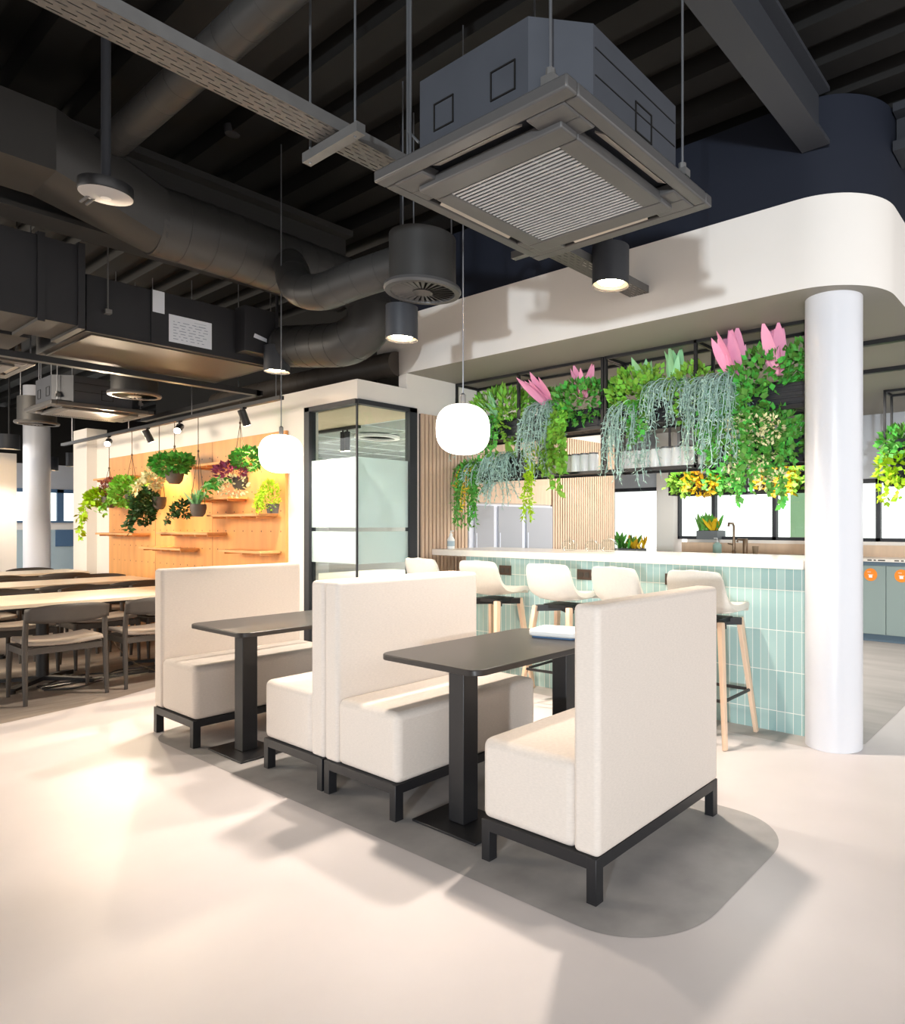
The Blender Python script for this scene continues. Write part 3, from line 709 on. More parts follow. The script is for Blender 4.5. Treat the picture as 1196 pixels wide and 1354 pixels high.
fol(t, 'bushy_foliage', 'leaf_bright', lambda b: (bush(b, L3(t,-3.06,YT-.04,2.46), (.27,.16,.22), 760, .055, .04), bush(b, L3(t,-2.52,YT-.06,2.40), (.18,.13,.24), 480, .055, .04), bush(b, L3(t,-2.9,YT-.03,2.54), (.16,.12,.14), 200, .05, .035)))
fol(t, 'spiky_leaves', 'leaf_mint', lambda b: (blades(b, L3(t,-2.95,YT-.06,2.46), 10, .30, .085, .35), blades(b, L3(t,-2.68,YT-.06,2.46), 8, .34, .08, .35)), 'mint green upright leaves')
fol(t, 'trailing_strands', 'leaf_blue', lambda b: (strands(b, L3(t,-3.06,YT-.15,2.36), (.08,.04), 44, .68), strands(b, L3(t,-2.66,YT-.13,2.50), (.17,.05), 60, .44)), 'blue-grey drooping strands')
fol(t, 'trailing_vine', 'leaf', lambda b: [vine(b, L3(t, rnd.uniform(-3.0,-2.85), YT-.12, 2.40), (rnd.uniform(-.2,.2), -.8), rnd.uniform(.25,.45), .055, .045) for _ in range(7)])
t = trough('overflowing upper shelf trough with two pink plants beside the white column', -2.36, -1.62, YT, ZU)
fol(t, 'bushy_foliage', 'leaf', lambda b: (bush(b, L3(t,-1.95,YT-.05,2.50), (.30,.16,.17), 480, .06, .045), bush(b, L3(t,-2.1,YT-.14,2.30), (.2,.07,.24), 420, .06, .045), bush(b, L3(t,-1.64,YT-.02,2.55), (.12,.12,.14), 160, .055, .04)))
fol(t, 'pink_leaves', 'leaf_pink', lambda b: (blades(b, L3(t,-2.12,YT-.12,2.46), 18, .36, .095, .38, (-.12,-.1)), blades(b, L3(t,-1.82,YT-.08,2.46), 11, .40, .095, .18, (-.12,-.05))), 'pink lance-shaped leaves')
fol(t, 'trailing_strands', 'leaf_blue', lambda b: strands(b, L3(t,-2.24,YT-.15,2.48), (.16,.05), 90, .76), 'blue-green drooping strands')
fol(t, 'trailing_vine', 'leaf', lambda b: [vine(b, L3(t, rnd.uniform(-2.30,-1.95), YT-.14, 2.40), (rnd.uniform(-.3,.3), -.8), rnd.uniform(.4,.75), .06, .045) for _ in range(16)])
t = trough('lower shelf planter trough under the right end, with cream-flecked green leaves hanging far down', -2.30, -1.62, YT, ZL)
fol(t, 'trailing_foliage', 'leaf', lambda b: (bush(b, L3(t,-1.86,YT-.12,2.02), (.26,.1,.20), 620, .055, .04), [vine(b, L3(t, rnd.uniform(-2.1,-1.68), YT-.13, 2.06), (rnd.uniform(-.2,.2), -.8), rnd.uniform(.3,.62), .055, .042) for _ in range(18)]))
fol(t, 'cream_leaves', 'leaf_cream', lambda b: [bush(b, L3(t, rnd.uniform(-2.12,-1.72), YT-.25, rnd.uniform(1.70,2.15)), (.035,.03,.07), 26, .034, .02) for _ in range(22)], 'cream flecked leaves')
t = trough('left lower shelf trough with a long yellow-green trailer and a blue-grey clump', -5.02, -4.34, YT, ZL)
fol(t, 'trailing_foliage', 'leaf', lambda b: (bush(b, L3(t,-4.92,YT-.12,1.86), (.16,.1,.16), 300, .06, .018), [vine(b, L3(t, rnd.uniform(-5.08,-4.76), YT-.13, 2.0), (rnd.uniform(-.2,.2), -.8), rnd.uniform(.45,.72), .055, .02) for _ in range(20)]))
fol(t, 'yellow_leaves', 'leaf_yellow', lambda b: (bush(b, L3(t,-4.72,YT-.15,1.98), (.06,.04,.05), 60, .04, .02), [vine(b, L3(t, rnd.uniform(-5.0,-4.8), YT-.15, 1.98), (0, -.8), rnd.uniform(.3,.6), .04, .016) for _ in range(4)]), 'yellow trailing leaves')
fol(t, 'trailing_strands', 'leaf_blue', lambda b: (strands(b, L3(t,-4.52,YT-.14,2.04), (.17,.05), 90, .36), strands(b, L3(t,-4.82,YT-.16,1.98), (.06,.03), 20, .3), strands(b, L3(t,-4.55,YT-.14,1.8), (.1,.03), 24, .3)), 'blue-grey drooping strands')
fol(t, 'broad_leaves', 'leaf_bright', lambda b: blades(b, L3(t,-4.40,YT-.05,1.98), 4, .2, .08, .5), 'broad bright green leaves')
t = thing('hanging_plant', 'small lime green trailing plant hanging below the lower shelf, left of the jars', 'plant', (-4.17, YT, ZL), group='small plants on the lower shelf')
m = MB(); m.lathe([(.05, 0), (.065, .1)], n=16); m.build('pot', 'planter_black', t)
fol(t, 'lime_foliage', 'leaf_lime', lambda b: (bush(b, (.02,-.03,.16), (.09,.08,.09), 130, .07, .02), [vine(b, (rnd.uniform(-.06,.12), -.1, .10), (rnd.uniform(-.2,.4), -.8), rnd.uniform(.3,.62), .05, .018) for _ in range(10)]))
GWJ = 'white jars on the lower hanging shelf'
n = 0
for x0, k in ((-4.04, 6), (-3.20, 8)):
    for i in range(k):
        q = ['left', 'right'][x0 > -3.5]
        place = 'leftmost' if i == 0 else ('rightmost' if i == k-1 else 'number %d from the left' % (i+1))
        b = thing('white_jar', 'white jar on the lower hanging shelf, %s of the %s row' % (place, q), 'jar', (x0 + .098*i, YT+.03, ZL), group=GWJ)
        m = MB(); m.lathe([(.043, 0), (.046, .01), (.047, .15), (.04, .165)], n=20); m.build('body', 'white_plastic', b)
        m = MB(); m.lathe([(.042, .165), (.042, .178), (.001, .18)], n=20); m.build('lid', 'galv', b)

# farther planting on the back frames
GB2 = 'planter troughs on the farther shelf frames'
def back_trough(label, x0, x1, zz, mats, drop):
    t = trough(label, x0, x1, YG+.145, zz, .2, GB2); cx = (x0+x1)/2
    for nm, mt_, fx, w_ in mats:
        fol(t, nm, mt_, lambda b: (bush(b, (fx*(x1-x0)/2, -.12, .16), (w_, .12, .16), 200, .08, .06), [vine(b, (fx*(x1-x0)/2 + rnd.uniform(-w_, w_), -.14, .16), (0,-.8), rnd.uniform(.3*drop, drop), .075, .055, step=.04) for _ in range(9)]))
back_trough('farther trough with green and yellow trailers on the upper shelf right of the white column', -1.70, -.95, 2.0828, [('green_foliage', 'leaf', -.7, .22), ('grey_foliage', 'leaf_blue', .4, .25)], .3)
back_trough('farther trough with yellow-green trailers on the lower shelf right of the white column', -1.70, -.95, 1.8228, [('yellow_foliage', 'leaf_lime', -.6, .28), ('blue_foliage', 'leaf_blue', .5, .22)], .5)
back_trough('farther trough with yellow-green trailers before the kitchen windows, left one', -4.30, -3.40, 1.7828, [('green_foliage', 'leaf_bright', -.7, .16), ('yellow_foliage', 'leaf_yellow', -.1, .22), ('sparse_foliage', 'leaf', .6, .2)], .28)
back_trough('farther trough with yellow leaves before the kitchen windows, right one', -3.22, -2.30, 1.7828, [('yellow_foliage', 'leaf_yellow', -.4, .25), ('green_foliage', 'leaf_bright', .5, .25)], .36)

# ------------------------------------------------------------------ pots hanging in front of the pegboard
def hpot(label, x, zz, r, h, cords, ztop=2.52, mat_='pot_grey', y=3.13, group='hanging pots before the pegboard'):
    t = thing('hanging_pot', label, 'hanging plant', (x, y, zz), group=group)
    r *= .70; h *= .92
    m = MB(); m.lathe([(r*.55, 0), (r*.85, h*.25), (r, h*.75), (r*.97, h), (r*.88, h), (r*.86, h*.86), (.001, h*.85)], n=28); m.build('pot', mat_, t)
    m = MB()
    top = Vector((0, 0, zz*0 + (ztop - zz))); kn = Vector((0, 0, h + cords))
    m.tube([kn, top], .004, 6)
    for k in range(3): a = R(30+120*k); m.tube([Vector((math.cos(a)*r, math.sin(a)*r, h*.9)), kn], .003, 5)
    m.lathe([(.008, -.012), (.012, 0), (.008, .012)], kn, 8)
    m.build('cord', 'cord', t)
    return t
FS = .84; LK, NK = .72, 1.6
t = hpot('dark hanging pot farthest left with lime leaves and long trailing stems', -9.93, 1.60, .12, .16, .35, ztop=2.5)
fol(t, 'lime_foliage', 'leaf_lime', lambda b: (bush(b, (-.20,-.05,.14), (.26,.14,.11), 230, .10, .075), [vine(b, (rnd.uniform(-.12,.02), -.12, .1), (-.3,-.6), .66, .085, .07, step=.055) for _ in range(2)], [vine(b, (-.36, -.08, .1), (-.6,-.4), .42, .085, .07, step=.055) for _ in range(2)]))
fol(t, 'red_foliage', 'leaf_red', lambda b: bush(b, (.02,.02,.28), (.18,.12,.14), 150, .07, .05), 'reddish brown leaves')
t = hpot('hanging pot with bright green leaves, second from the left before the pegboard', -9.2, 1.66, .11, .15, .42)
fol(t, 'green_foliage', 'leaf_bright', lambda b: (bush(b, (-.1,-.04,.12), (.32,.16,.20), 380, .10, .075), [vine(b, (rnd.uniform(-.3,.1), -.1, .05), (-.2,-.5), rnd.uniform(.2,.4), .08, .06, step=.05) for _ in range(4)], bush(b, (.38,-.02,.10), (.12,.1,.14), 70, .11, .08)))
FS = .76
t = hpot('grey hanging pot with a dark green trailing plant, third from the left before the pegboard', -8.42, 1.56, .10, .15, .5)
fol(t, 'dark_foliage', 'leaf_dark', lambda b: (bush(b, (-.24,-.10,.10), (.28,.14,.17), 430, .085, .06), bush(b, (-.22,-.12,-.08), (.2,.1,.16), 240, .08, .06), [vine(b, (rnd.uniform(-.30,-.08), -.14, -.05), (0,-.4), rnd.uniform(.25,.5), .085, .065, step=.045) for _ in range(9)]))
t = hpot('highest hanging pot before the pegboard, large and dark with green and cream leaves', -8.02, 1.83, .13, .17, .25)
fol(t, 'green_foliage', 'leaf', lambda b: (bush(b, (-.08,-.03,.25), (.32,.2,.14), 380, .10, .075), bush(b, (.16,0,.28), (.17,.15,.1), 120, .10, .075)))
fol(t, 'cream_foliage', 'leaf_cream', lambda b: (bush(b, (-.30,-.14,.08), (.13,.1,.18), 150, .07, .055), [vine(b, (rnd.uniform(-.38,-.1), -.18, .1), (-.2,-.4), rnd.uniform(.3,.5), .07, .055, step=.045) for _ in range(6)]), 'cream and lime leaves')
t = hpot('small grey hanging bowl with pale succulent blades near the pegboard middle', -7.45, 1.47, .11, .14, .55)
fol(t, 'pale_blades', 'leaf_mint', lambda b: blades(b, (0,-.02,.12), 24, .28, .07, .75), 'pale green pointed blades')
fol(t, 'dark_foliage', 'leaf_dark', lambda b: (bush(b, (-.25,-.08,.08), (.18,.11,.11), 150, .08, .055), [vine(b, (rnd.uniform(-.3,-.12), -.12, .05), (-.2,-.4), rnd.uniform(.15,.32), .075, .055, step=.045) for _ in range(4)]))
FS = .76
t = hpot('hanging pot with purple and cream leaves beside a lime trailer, nearest the left pendant lamp', -6.56, 1.72, .105, .13, .52, ztop=2.56)
fol(t, 'purple_foliage', 'leaf_purple', lambda b: bush(b, (-.10,-.06,.20), (.27,.15,.10), 120, .09, .06), 'purple leaves')
fol(t, 'cream_foliage', 'leaf_cream', lambda b: (bush(b, (.02,-.1,.02), (.28,.12,.12), 70, .075, .055),), 'cream and pink leaves')
fol(t, 'green_foliage', 'leaf', lambda b: (bush(b, (.12,.03,.36), (.25,.14,.12), 220, .09, .07), [vine(b, (rnd.uniform(-.34,.05), -.12, .1), (-.1,-.4), rnd.uniform(.2,.42), .08, .06, step=.045) for _ in range(8)]))
FS = .62
t = thing('shelf_plant', 'bright lime feathery trailing plant on the wooden shelf beside the purple plant', 'plant', (-6.50+.22, 3.30, 1.494))
m = MB(); m.lathe([(.05, 0), (.06, .09)], n=18); m.build('pot', 'pot_grey', t)
fol(t, 'lime_foliage', 'leaf_lime', lambda b: (bush(b, (.0,-.05,.22), (.16,.12,.24), 420, .07, .022, up=.8), [vine(b, (rnd.uniform(-.16,.12), -.1, .30), (rnd.uniform(-.2,.2), -.6), rnd.uniform(.3,.45), .055, .022) for _ in range(14)]))

FS = LK = NK = 1.0
# ================================================================== BACK KITCHEN
k = thing('kitchen_worktop', 'pale kitchen worktop with a raised timber back, under the rear windows', 'worktop', (0, 8.30, 0))
m = MB(); m.box(-5.0, -.02, .951, 1.6, .62, .985); m.build('top', 'quartz', k)
m = MB(); m.box(-5.0, .62, .985, 1.6, .695, 1.125); m.build('upstand', 'oak', k)
m = MB(); m.box(-5.0, .03, .09, 1.6, .6, .95); m.build('carcass', 'cabinet', k)
m = MB(); m.box(-5.0, .06, 0.002, 1.6, .58, .09); m.build('plinth', 'cabinet_plinth', k)
m = MB()
for x0, ws in ((-2.14, (.05, .025, .08)), (-1.84, (.05, .03, .08))):
    for w_ in ws: m.box(x0, -.0215, .962, x0+w_, -.0202, .976); x0 += w_+.022
m.build('printed_marks', 'dark_ink', k)
m = MB(); m.box(-5.0, .012, .905, 1.6, .03, .95); m.build('finger_rail', 'cabinet_plinth', k)
for i, (x0, lab) in enumerate(((-2.41, 'grey-green cabinet door with an orange disc, right beside the white column'), (-1.935, 'grey-green cabinet door with an orange disc, at the right edge of the photo'))):
    t = thing('cabinet_door', lab, 'cabinet door', (x0, 8.329, .095), group='grey-green cabinet doors with discs')
    m = MB(); m.box(0, -.02, 0, .468, 0, .805); m.build('panel', 'cabinet', t, bevel=.002)
    m = MB(); cx = .30 if i == 0 else .165
    vs = []; 
    m.tube([(cx, -.0205, .70), (cx, -.0235, .70)], .075, 40); d = m.build('disc', 'orange', t)
    m = MB(); m.box(cx-.02, -.0255, .665, cx+.02, -.0236, .695); m.box(cx-.028, -.0255, .697, cx+.028, -.0236, .703); m.box(cx-.035, -.0255, .73, cx+.005, -.0236, .735); m.build('bin_symbol', 'white_plastic', d)
t = thing('kitchen_tap', 'bronze kitchen tap with a tall spout, before the rear windows', 'tap', (-4.02, 8.65, .986))
m = MB(); m.lathe([(.03, 0), (.028, .04), (.02, .05), (.02, .2)], n=16); m.build('body', 'brass', t)
m = MB(); m.tube([(0,0,.2),(0,0,.38),(0,-.03,.42),(0,-.16,.42),(0,-.17,.38)], .016, 10); m.build('spout', 'brass', t)
m = MB(); m.tube([(0,0,.12),(-.09,0,.14)], .01, 8); m.build('lever', 'brass', t)
t = thing('water_dispenser_tap', 'short thick bronze dispenser tap right of the tall kitchen tap', 'tap', (-3.85, 8.65, .986))
m = MB(); m.lathe([(.035, 0), (.035, .2), (.03, .21)], n=16); m.build('body', 'brass', t)
m = MB(); m.tube([(0,0,.19),(-.09,-.04,.2),(-.1,-.04,.16)], .015, 8); m.build('spout', 'brass', t)
t = thing('soap_bottle', 'turquoise soap pump bottle left of the kitchen tap', 'bottle', (-4.25, 8.6, .986))
m = MB(); m.lathe([(.06,0),(.062,.01),(.062,.12),(.03,.15),(.02,.155)], n=20); m.build('body', 'soap', t) if False else m.build('body', 'leaf_blue', t)
m = MB(); m.lathe([(.018,.155),(.018,.18),(.006,.182),(.006,.215)], n=12); m.beam((0,0,.212),(-.05,0,.212),.014,.012); m.build('pump', 'white_plastic', t)
t = thing('paper_cup', 'small tan cup right of the kitchen taps', 'cup', (-3.68, 8.6, .986))
m = MB(); m.lathe([(.035,0),(.045,.11),(.042,.11),(.033,.01),(.001,.008)], n=20); m.build('body', 'brown_bin', t)
def boxplanter(label, x0, x1, y, z0, z1, cx):
    t = thing('box_planter', label, 'planter', ((x0+x1)/2, y, z0), group='grey box planters by the rear windows'); w_ = (x1-x0)/2; h = z1-z0
    m = MB(); m.box(-w_, -.14, 0, w_, .14, h); m.build('box', 'planter_grey', t, bevel=.004)
    m = MB(); m.box(-w_+.02, -.12, h, w_-.02, .12, h+.004); m.build('soil', 'soil', t)
    fol(t, 'green_blades', 'leaf', lambda b: [blades(b, (rnd.uniform(-w_*.8, w_*.3), rnd.uniform(-.08,.08), h), 5, .27, .07, .7) for _ in range(7)])
    fol(t, 'yellow_blades', 'leaf_yellow', lambda b: [blades(b, (rnd.uniform(0, w_*.9), rnd.uniform(-.08,.08), h), 4, .22, .06, .7) for _ in range(5)], 'yellow leaves')
boxplanter('grey box planter with green and yellow leaves, right of the second fluted panel', -5.86, -5.42, 8.45, 0.002, 1.03, 0)
boxplanter('grey box planter on the ledge before the rear windows, above the turquoise bottle', -4.72, -4.38, 9.0, 1.1725, 1.30, 0)
# street outside the rear windows, washed out by daylight
g = MB(); g.box(-30, 9.2, -.2, 30, 40, -.12); struct(g.build('floor_street', 'vinyl'))
m = MB(); m.box(-5.2, 14.0, -.12, -4.3, 14.4, 2.1); tag(m.build('green_door', 'mint_wall'), 'pale green door outside the rear windows, left of the white column', 'door')

# ================================================================== CEILING SERVICES
# big cassette air conditioner
ac = thing('cassette_air_conditioner', 'large dark ceiling cassette air conditioner hanging at the top centre', 'air conditioner', (-1.735, 2.028, 2.69))
def chbox(mb, h, c, z0, z1, m=0): mb.prism([(-h+c,-h),(h-c,-h),(h,-h+c),(h,h-c),(h-c,h),(-h+c,h),(-h,h-c),(-h,-h+c)], z0, z1, m)
def cassette(ac):
    m = MB(); chbox(m, .42, .15, .045, .335)
    for (fx, s0) in ((-.19, .105), (.10, .115)):
        for (a0, b0, a1, b1) in ((fx, .12, fx+s0, .125), (fx, .215, fx+s0, .22), (fx, .12, fx+.005, .22), (fx+s0-.005, .12, fx+s0, .22)): m.box(a0, -.424, b0, a1, -.4195, b1, 1)
    for (a0, b0, a1, b1) in ((-.02, .10, .09, .105), (-.02, .205, .09, .21), (-.02, .10, -.015, .21), (.085, .10, .09, .21)): m.box(.4195, a0, b0, .424, a1, b1, 1)
    m.box(.4195, -.26, .26, .4225, .26, .264, 1); m.box(.4195, -.26, .17, .4225, .26, .174, 1)
    bd = m.build('body', ['ac_body', 'dark_steel'], ac)
    for p in ((-.36, .0), (-.1, .0)): pass
    m = MB(); H = .475
    for a0, b0, a1, b1 in ((-H,-H,H,-.42), (-H,.42,H,H), (-H,-.42,-.42,.42), (.42,-.42,H,.42)): m.box(a0, b0, 0, a1, b1, .045)
    for sx in (-1, 1):
        for sy in (-1, 1): m.box(sx*.421, sy*.421, -.003, sx*.258, sy*.335, .04); m.box(sx*.421, sy*.34, -.0025, sx*.335, sy*.258, .039)
    m.build('panel_frame', 'ac_panel', ac, bevel=.007, seg=2)
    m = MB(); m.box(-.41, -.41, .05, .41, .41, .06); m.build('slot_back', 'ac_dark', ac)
    for q in range(4):
        a = R(90*q); c, sn = math.cos(a), math.sin(a); rt = lambda p: (p[0]*c - p[1]*sn, p[0]*sn + p[1]*c, p[2])
        m = MB(); v = [(-.20, -.417, .004), (.20, -.417, .004), (.205, -.378, .022), (-.205, -.378, .022), (-.20, -.414, .010), (.20, -.414, .010), (.205, -.378, .03), (-.205, -.378, .03)]
        m.add([rt(p) for p in v], [(0,1,2,3), (7,6,5,4), (0,4,5,1), (1,5,6,2), (2,6,7,3), (3,7,4,0)]); m.build('air_vane', 'ac_vane', ac)
    m = MB(); g_ = .27; p_ = .356
    for a0, b0, a1, b1 in ((-p_,-p_,p_,-g_), (-p_,g_,p_,p_), (-p_,-g_,-g_,g_), (g_,-g_,p_,g_)): m.box(a0, b0, -.022, a1, b1, .02)
    g = m.build('grille_frame', 'ac_panel', ac, bevel=.006, seg=2)
    m = MB()
    for i in range(27): y = -.260 + .52*i/26; m.box(-g_, y-.0048, -.019, g_, y+.0048, -.014)
    for x in (-.135, 0, .135): m.box(x-.002, -g_, -.0138, x+.002, g_, -.009)
    m.build('grille_slats', 'ac_slat', g)
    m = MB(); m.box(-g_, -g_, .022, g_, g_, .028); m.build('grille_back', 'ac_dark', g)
cassette(ac)
for sx, sy in ((-1,-1), (1,-1), (1,1), (-1,1)):
    px, py = sx*.40, sy*.36
    if (sx, sy) == (1, -1): px, py = .335, -.385
    if (sx, sy) == (-1, -1): px, py = -.44, -.33
    m = MB(); m.tube([(px, py, .06), (px, py, 1.26)], .0052, 8); m.build('hanger_rod', 'steel_wire', ac)
    m = MB(); m.box(px-.025, py-.02, .10, px+.025, py+.02, .13); m.lathe([(.016,.13),(.016,.155)], (px, py, 0), 8); m.build('hanger_bracket', 'galv', ac)
c2 = dup(ac, (-9.15, 2.70, 2.645), 0, 'smaller-looking second cassette air conditioner at the left, above the dining tables')
for x in list(c2.children):
    if x.name.startswith('hanger_rod'): pass
c3 = dup(ac, (-8.0, 1.35, 2.80), 0, 'third cassette air conditioner, its corner cut by the left edge of the photo')

# cable tray and hangers
t = thing('cable_tray', 'long perforated steel cable tray crossing the ceiling from the top left to the cassette unit', 'cable tray', (-2.64, 0, 3.0))
m = MB(); m.box(0, -.5, 0, .155, 4.0, .0015); m.build('tray_bed', 'perforated', t)
m = MB()
for x in (0, .155): m.box(x-.0015, -.5, 0, x+.0015, 4.0, .05)
m.build('tray_flange', 'galv', t)
for y, x in ((1.60, 0), (.35, 0), (2.9, 0)):
    m = MB(); m.box(-.12, y-.02, -.045, .28, y+.02, -.004); s = m.build('trapeze', 'galv', t)
    for xx in (-.09, .24): m = MB(); m.tube([(xx, y, -.05), (xx, y, .95)], .005, 6); m.build('hanger_rod', 'steel_wire', s)
for i, (dx, r) in enumerate(((.03, .012), (.06, .014), (.092, .012), (.12, .016))):
    m = MB(); pts = [(-2.64+dx + .012*math.sin(q*1.7+i*2), -.4+q*.28, 3.018 + .012*abs(math.sin(q*1.3+i)) ) for q in range(9)]
    if i > 1: pts = pts[:-1] + [(-2.55, 1.95, 3.05), (-2.48, 2.05, 3.12), (-2.38, 2.12, 3.06), (-2.26, 2.18, 2.96)]
    m.tube(bez(pts, 5), r, 8)
    tag(m.build('tray_cable', 'cable'), ['thin grey cable on the cable tray, nearest the left flange', 'grey cable second from the left flange of the cable tray', 'grey cable looping off the tray end to the cassette unit', 'thickest grey lagged cable looping off the tray end to the cassette unit'][i], 'cable', 'cables on the tray')
# conduit drop beside the cassette
m = MB(); m.tube([(-2.22, 1.72, 3.93), (-2.22, 1.72, 2.80)], .006, 8); m.tube([(-2.19, 1.70, 3.93), (-2.19, 1.70, 2.95), (-2.15, 1.72, 2.9)], .006, 8)
tag(m.build('conduit_drop', 'steel_wire'), 'pair of thin conduits dropping from the deck left of the big cassette unit', 'conduit')

# spiral ducts
def duct(name, label, pts, r, seam=.12, mt='duct_paint', n=28, dens=8):
    P = bez(pts, dens); s = MB(); s.tube(P, r, n); acc = 0
    for i in range(1, len(P)-1):
        acc += (P[i]-P[i-1]).length
        if acc > seam: acc = 0; d = (P[i+1]-P[i-1]).normalized(); s.tube([P[i]-d*.004, P[i]+d*.004], r*1.012, n)
    return tag(s.build(name, mt, angle=50), label, 'duct')
duct('spiral_duct', 'upper round spiral duct running up to the right across the deck, top left', [(-4.85, 1.46, 3.6), (-4.0, 1.46, 3.6), (-3.0, 1.46, 3.6), (-1.2, 1.46, 3.6)], .08)
q = duct('spiral_duct', 'large round spiral duct on the left, from the square transition to the elbow', [(-4.75, 1.72, 3.30), (-4.75, 2.1, 3.30), (-4.75, 2.6, 3.285), (-4.75, 3.05, 3.275)], .215)
duct('spiral_duct', 'large elbowed duct below the round diffuser, turning back to the fan coil', [(-4.75, 2.9, 3.27), (-4.62, 3.1, 3.22), (-4.52, 3.14, 3.08), (-4.54, 3.13, 2.92), (-4.72, 3.08, 2.82), (-5.0, 3.04, 2.83), (-5.5, 3.02, 2.90)], .17, seam=.14)
duct('spiral_duct', 'slim spiral branch duct joining the big duct to the round diffuser', [(-4.66, 2.56, 3.28), (-4.50, 2.5, 3.16), (-4.30, 2.44, 2.98), (-4.08, 2.47, 2.915), (-3.8, 2.53, 2.95), (-3.40, 2.645, 3.01)], .115, seam=.13)
m = MB(); vs = []
m.box(-4.96, -4.5, 3.30, -4.51, 1.18, 3.64)
N = 32; ring = [(-4.75+.215*math.cos(2*PI*k/N), 1.75, 3.30+.215*math.sin(2*PI*k/N)) for k in range(N)]
def sqp(k):
    a = 2*PI*k/N; c, s = math.cos(a), math.sin(a); f = 1/max(abs(c), abs(s)); return (-4.735 + .225*c*f, 1.18, 3.47 + .17*s*f)
m.add([sqp(k) for k in range(N)] + ring, [(k, (k+1)%N, N+(k+1)%N, N+k) for k in range(N)])
tag(m.build('rectangular_duct', 'duct_paint'), 'flat-bottomed rectangular duct at the upper left, tapering into the large round duct', 'duct')
duct('spiral_duct', 'low brown duct behind the elbow, just over the white wall of the glass corner', [(-5.25, 3.95, 2.90), (-6.0, 3.85, 2.88), (-7.0, 3.8, 2.86), (-8.5, 3.8, 2.86)], .115, mt='duct_brown')
df = thing('round_diffuser', 'round drum air diffuser with a radial vaned face, at the centre of the ceiling', 'air diffuser', (-3.24, 2.62, 2.78))
def diffuser(df, r=.215, h=.33):
    m = MB(); m.lathe([(r-.01, .0), (r-.01, .025), (r-.02, .03), (r-.02, h), (.02, h+.004)], n=40, caps=False); d = m.build('drum', 'duct_paint', df)
    m = MB(); m.lathe([(r+.008, .03), (r+.012, .012), (r+.004, -.002), (r-.028, -.002), (r-.03, .015)], n=40, caps=False); m.lathe([(.06, -.002), (.05, .004), (.001, .006)], n=24)
    m.build('face_ring', 'ac_panel', df)
    m = MB()
    for k in range(28):
        a = 2*PI*k/28; c, s = math.cos(a), math.sin(a); tl = R(14)
        vs = []
        for rr, w_ in ((.055, .0042), (r-.028, .0125)):
            for e in (-1, 1): vs.append((c*rr - s*w_*e*math.cos(tl), s*rr + c*w_*e*math.cos(tl), .004 + e*w_*math.sin(tl)))
        m.add(vs, [(0, 1, 3, 2)])
    m.build('vanes', 'ac_panel', df, flat=True)
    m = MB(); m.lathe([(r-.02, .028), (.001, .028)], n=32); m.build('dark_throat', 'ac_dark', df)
diffuser(df)
for a in (40, 160, 280): m = MB(); c, s = math.cos(R(a))*.17, math.sin(R(a))*.17; m.tube([(c, s, .33), (c, s, 1.17)], .004, 6); m.build('hanger_rod', 'steel_wire', df)
e = dup(df, atd(178, 524, 6.6), 0, 'round air diffuser at the left, right of the second cassette unit'); dup(df, atd(49, 561, 8.4), 0, 'farther round air diffuser at the left, below the second cassette unit')

# rectangular plenum duct and fan coil unit on the left
t = thing('plenum_duct', 'large dark rectangular duct with flanged joints at the left edge of the ceiling', 'duct', (-5.60, 0, 2.75))
m = MB(); m.box(-.55, -4.4, 0, 0, 1.60, .55); m.build('duct_run', 'box_paint', t)
m = MB(); m.box(-.57, 1.36, -.02, .02, 1.40, .57); m.box(-.57, 1.58, -.02, .02, 1.62, .57); m.build('flange', 'box_paint', t)
m = MB(); m.box(-1.35, -4.4, .02, -.75, 1.50, .4); m.build('side_run', 'box_paint', t)
t = thing('fan_coil_unit', 'dark box fan coil unit with white paper labels, hung at the left', 'fan coil unit', (-5.70, 1.66, 2.755))
m = MB(); m.box(-1.15, 0, 0, 0, 1.36, .40); m.build('casing', 'box_paint', t, bevel=.004)
m = MB(); m.box(.0, .40, -.003, .012, 1.0, .40); m.box(-.02, -.002, -.006, .006, 1.36, .006); m.build('access_panel', 'box_paint', t)
m = MB(); m.box(-1.10, .05, -.012, -.06, 1.30, .0); m.build('underside_tray', 'duct_brown', t)
m = MB(); m.box(.0125, .41, .235, .014, .49, .40); m.build('paper_label', 'paper', t, bevel=0)
m = MB(); m.box(.0125, .52, .035, .014, .83, .245); pl = m.build('paper_label', 'paper', t)
m = MB()
for r_ in range(7):
    y = .55
    while y < .78: 
        w_ = random.uniform(.01, .05); m.box(.0142, y, .06+.022*r_, .0148, min(y+w_, .8), .066+.022*r_); y += w_ + .02
m.box(.0142, .70, .215, .0148, .79, .218); m.box(.0142, .70, .19, .0148, .79, .193)
m.build('print_lines', 'ink', pl)
m = MB(); m.box(.0, 1.02, .05, .16, 1.30, .42); eb = m.build('electrical_box', 'box_paint', t, bevel=.004)
m = MB(); m.add([(.1615, 1.09, .17), (.1615, 1.20, .15), (.1615, 1.20, .18), (.1615, 1.10, .205)], [(0,1,2,3)]); m.box(.16, 1.2, .06, .1612, 1.29, .075); m.build('warning_sticker', 'paper', eb, flat=True)
for yy in (.12, 1.3): m = MB(); m.tube([(.03, yy, .15), (.03, yy, 1.19)], .005, 6); m.box(-.03, yy-.02, .14, .05, yy+.02, .17); m.build('hanger_rod', 'galv', t)

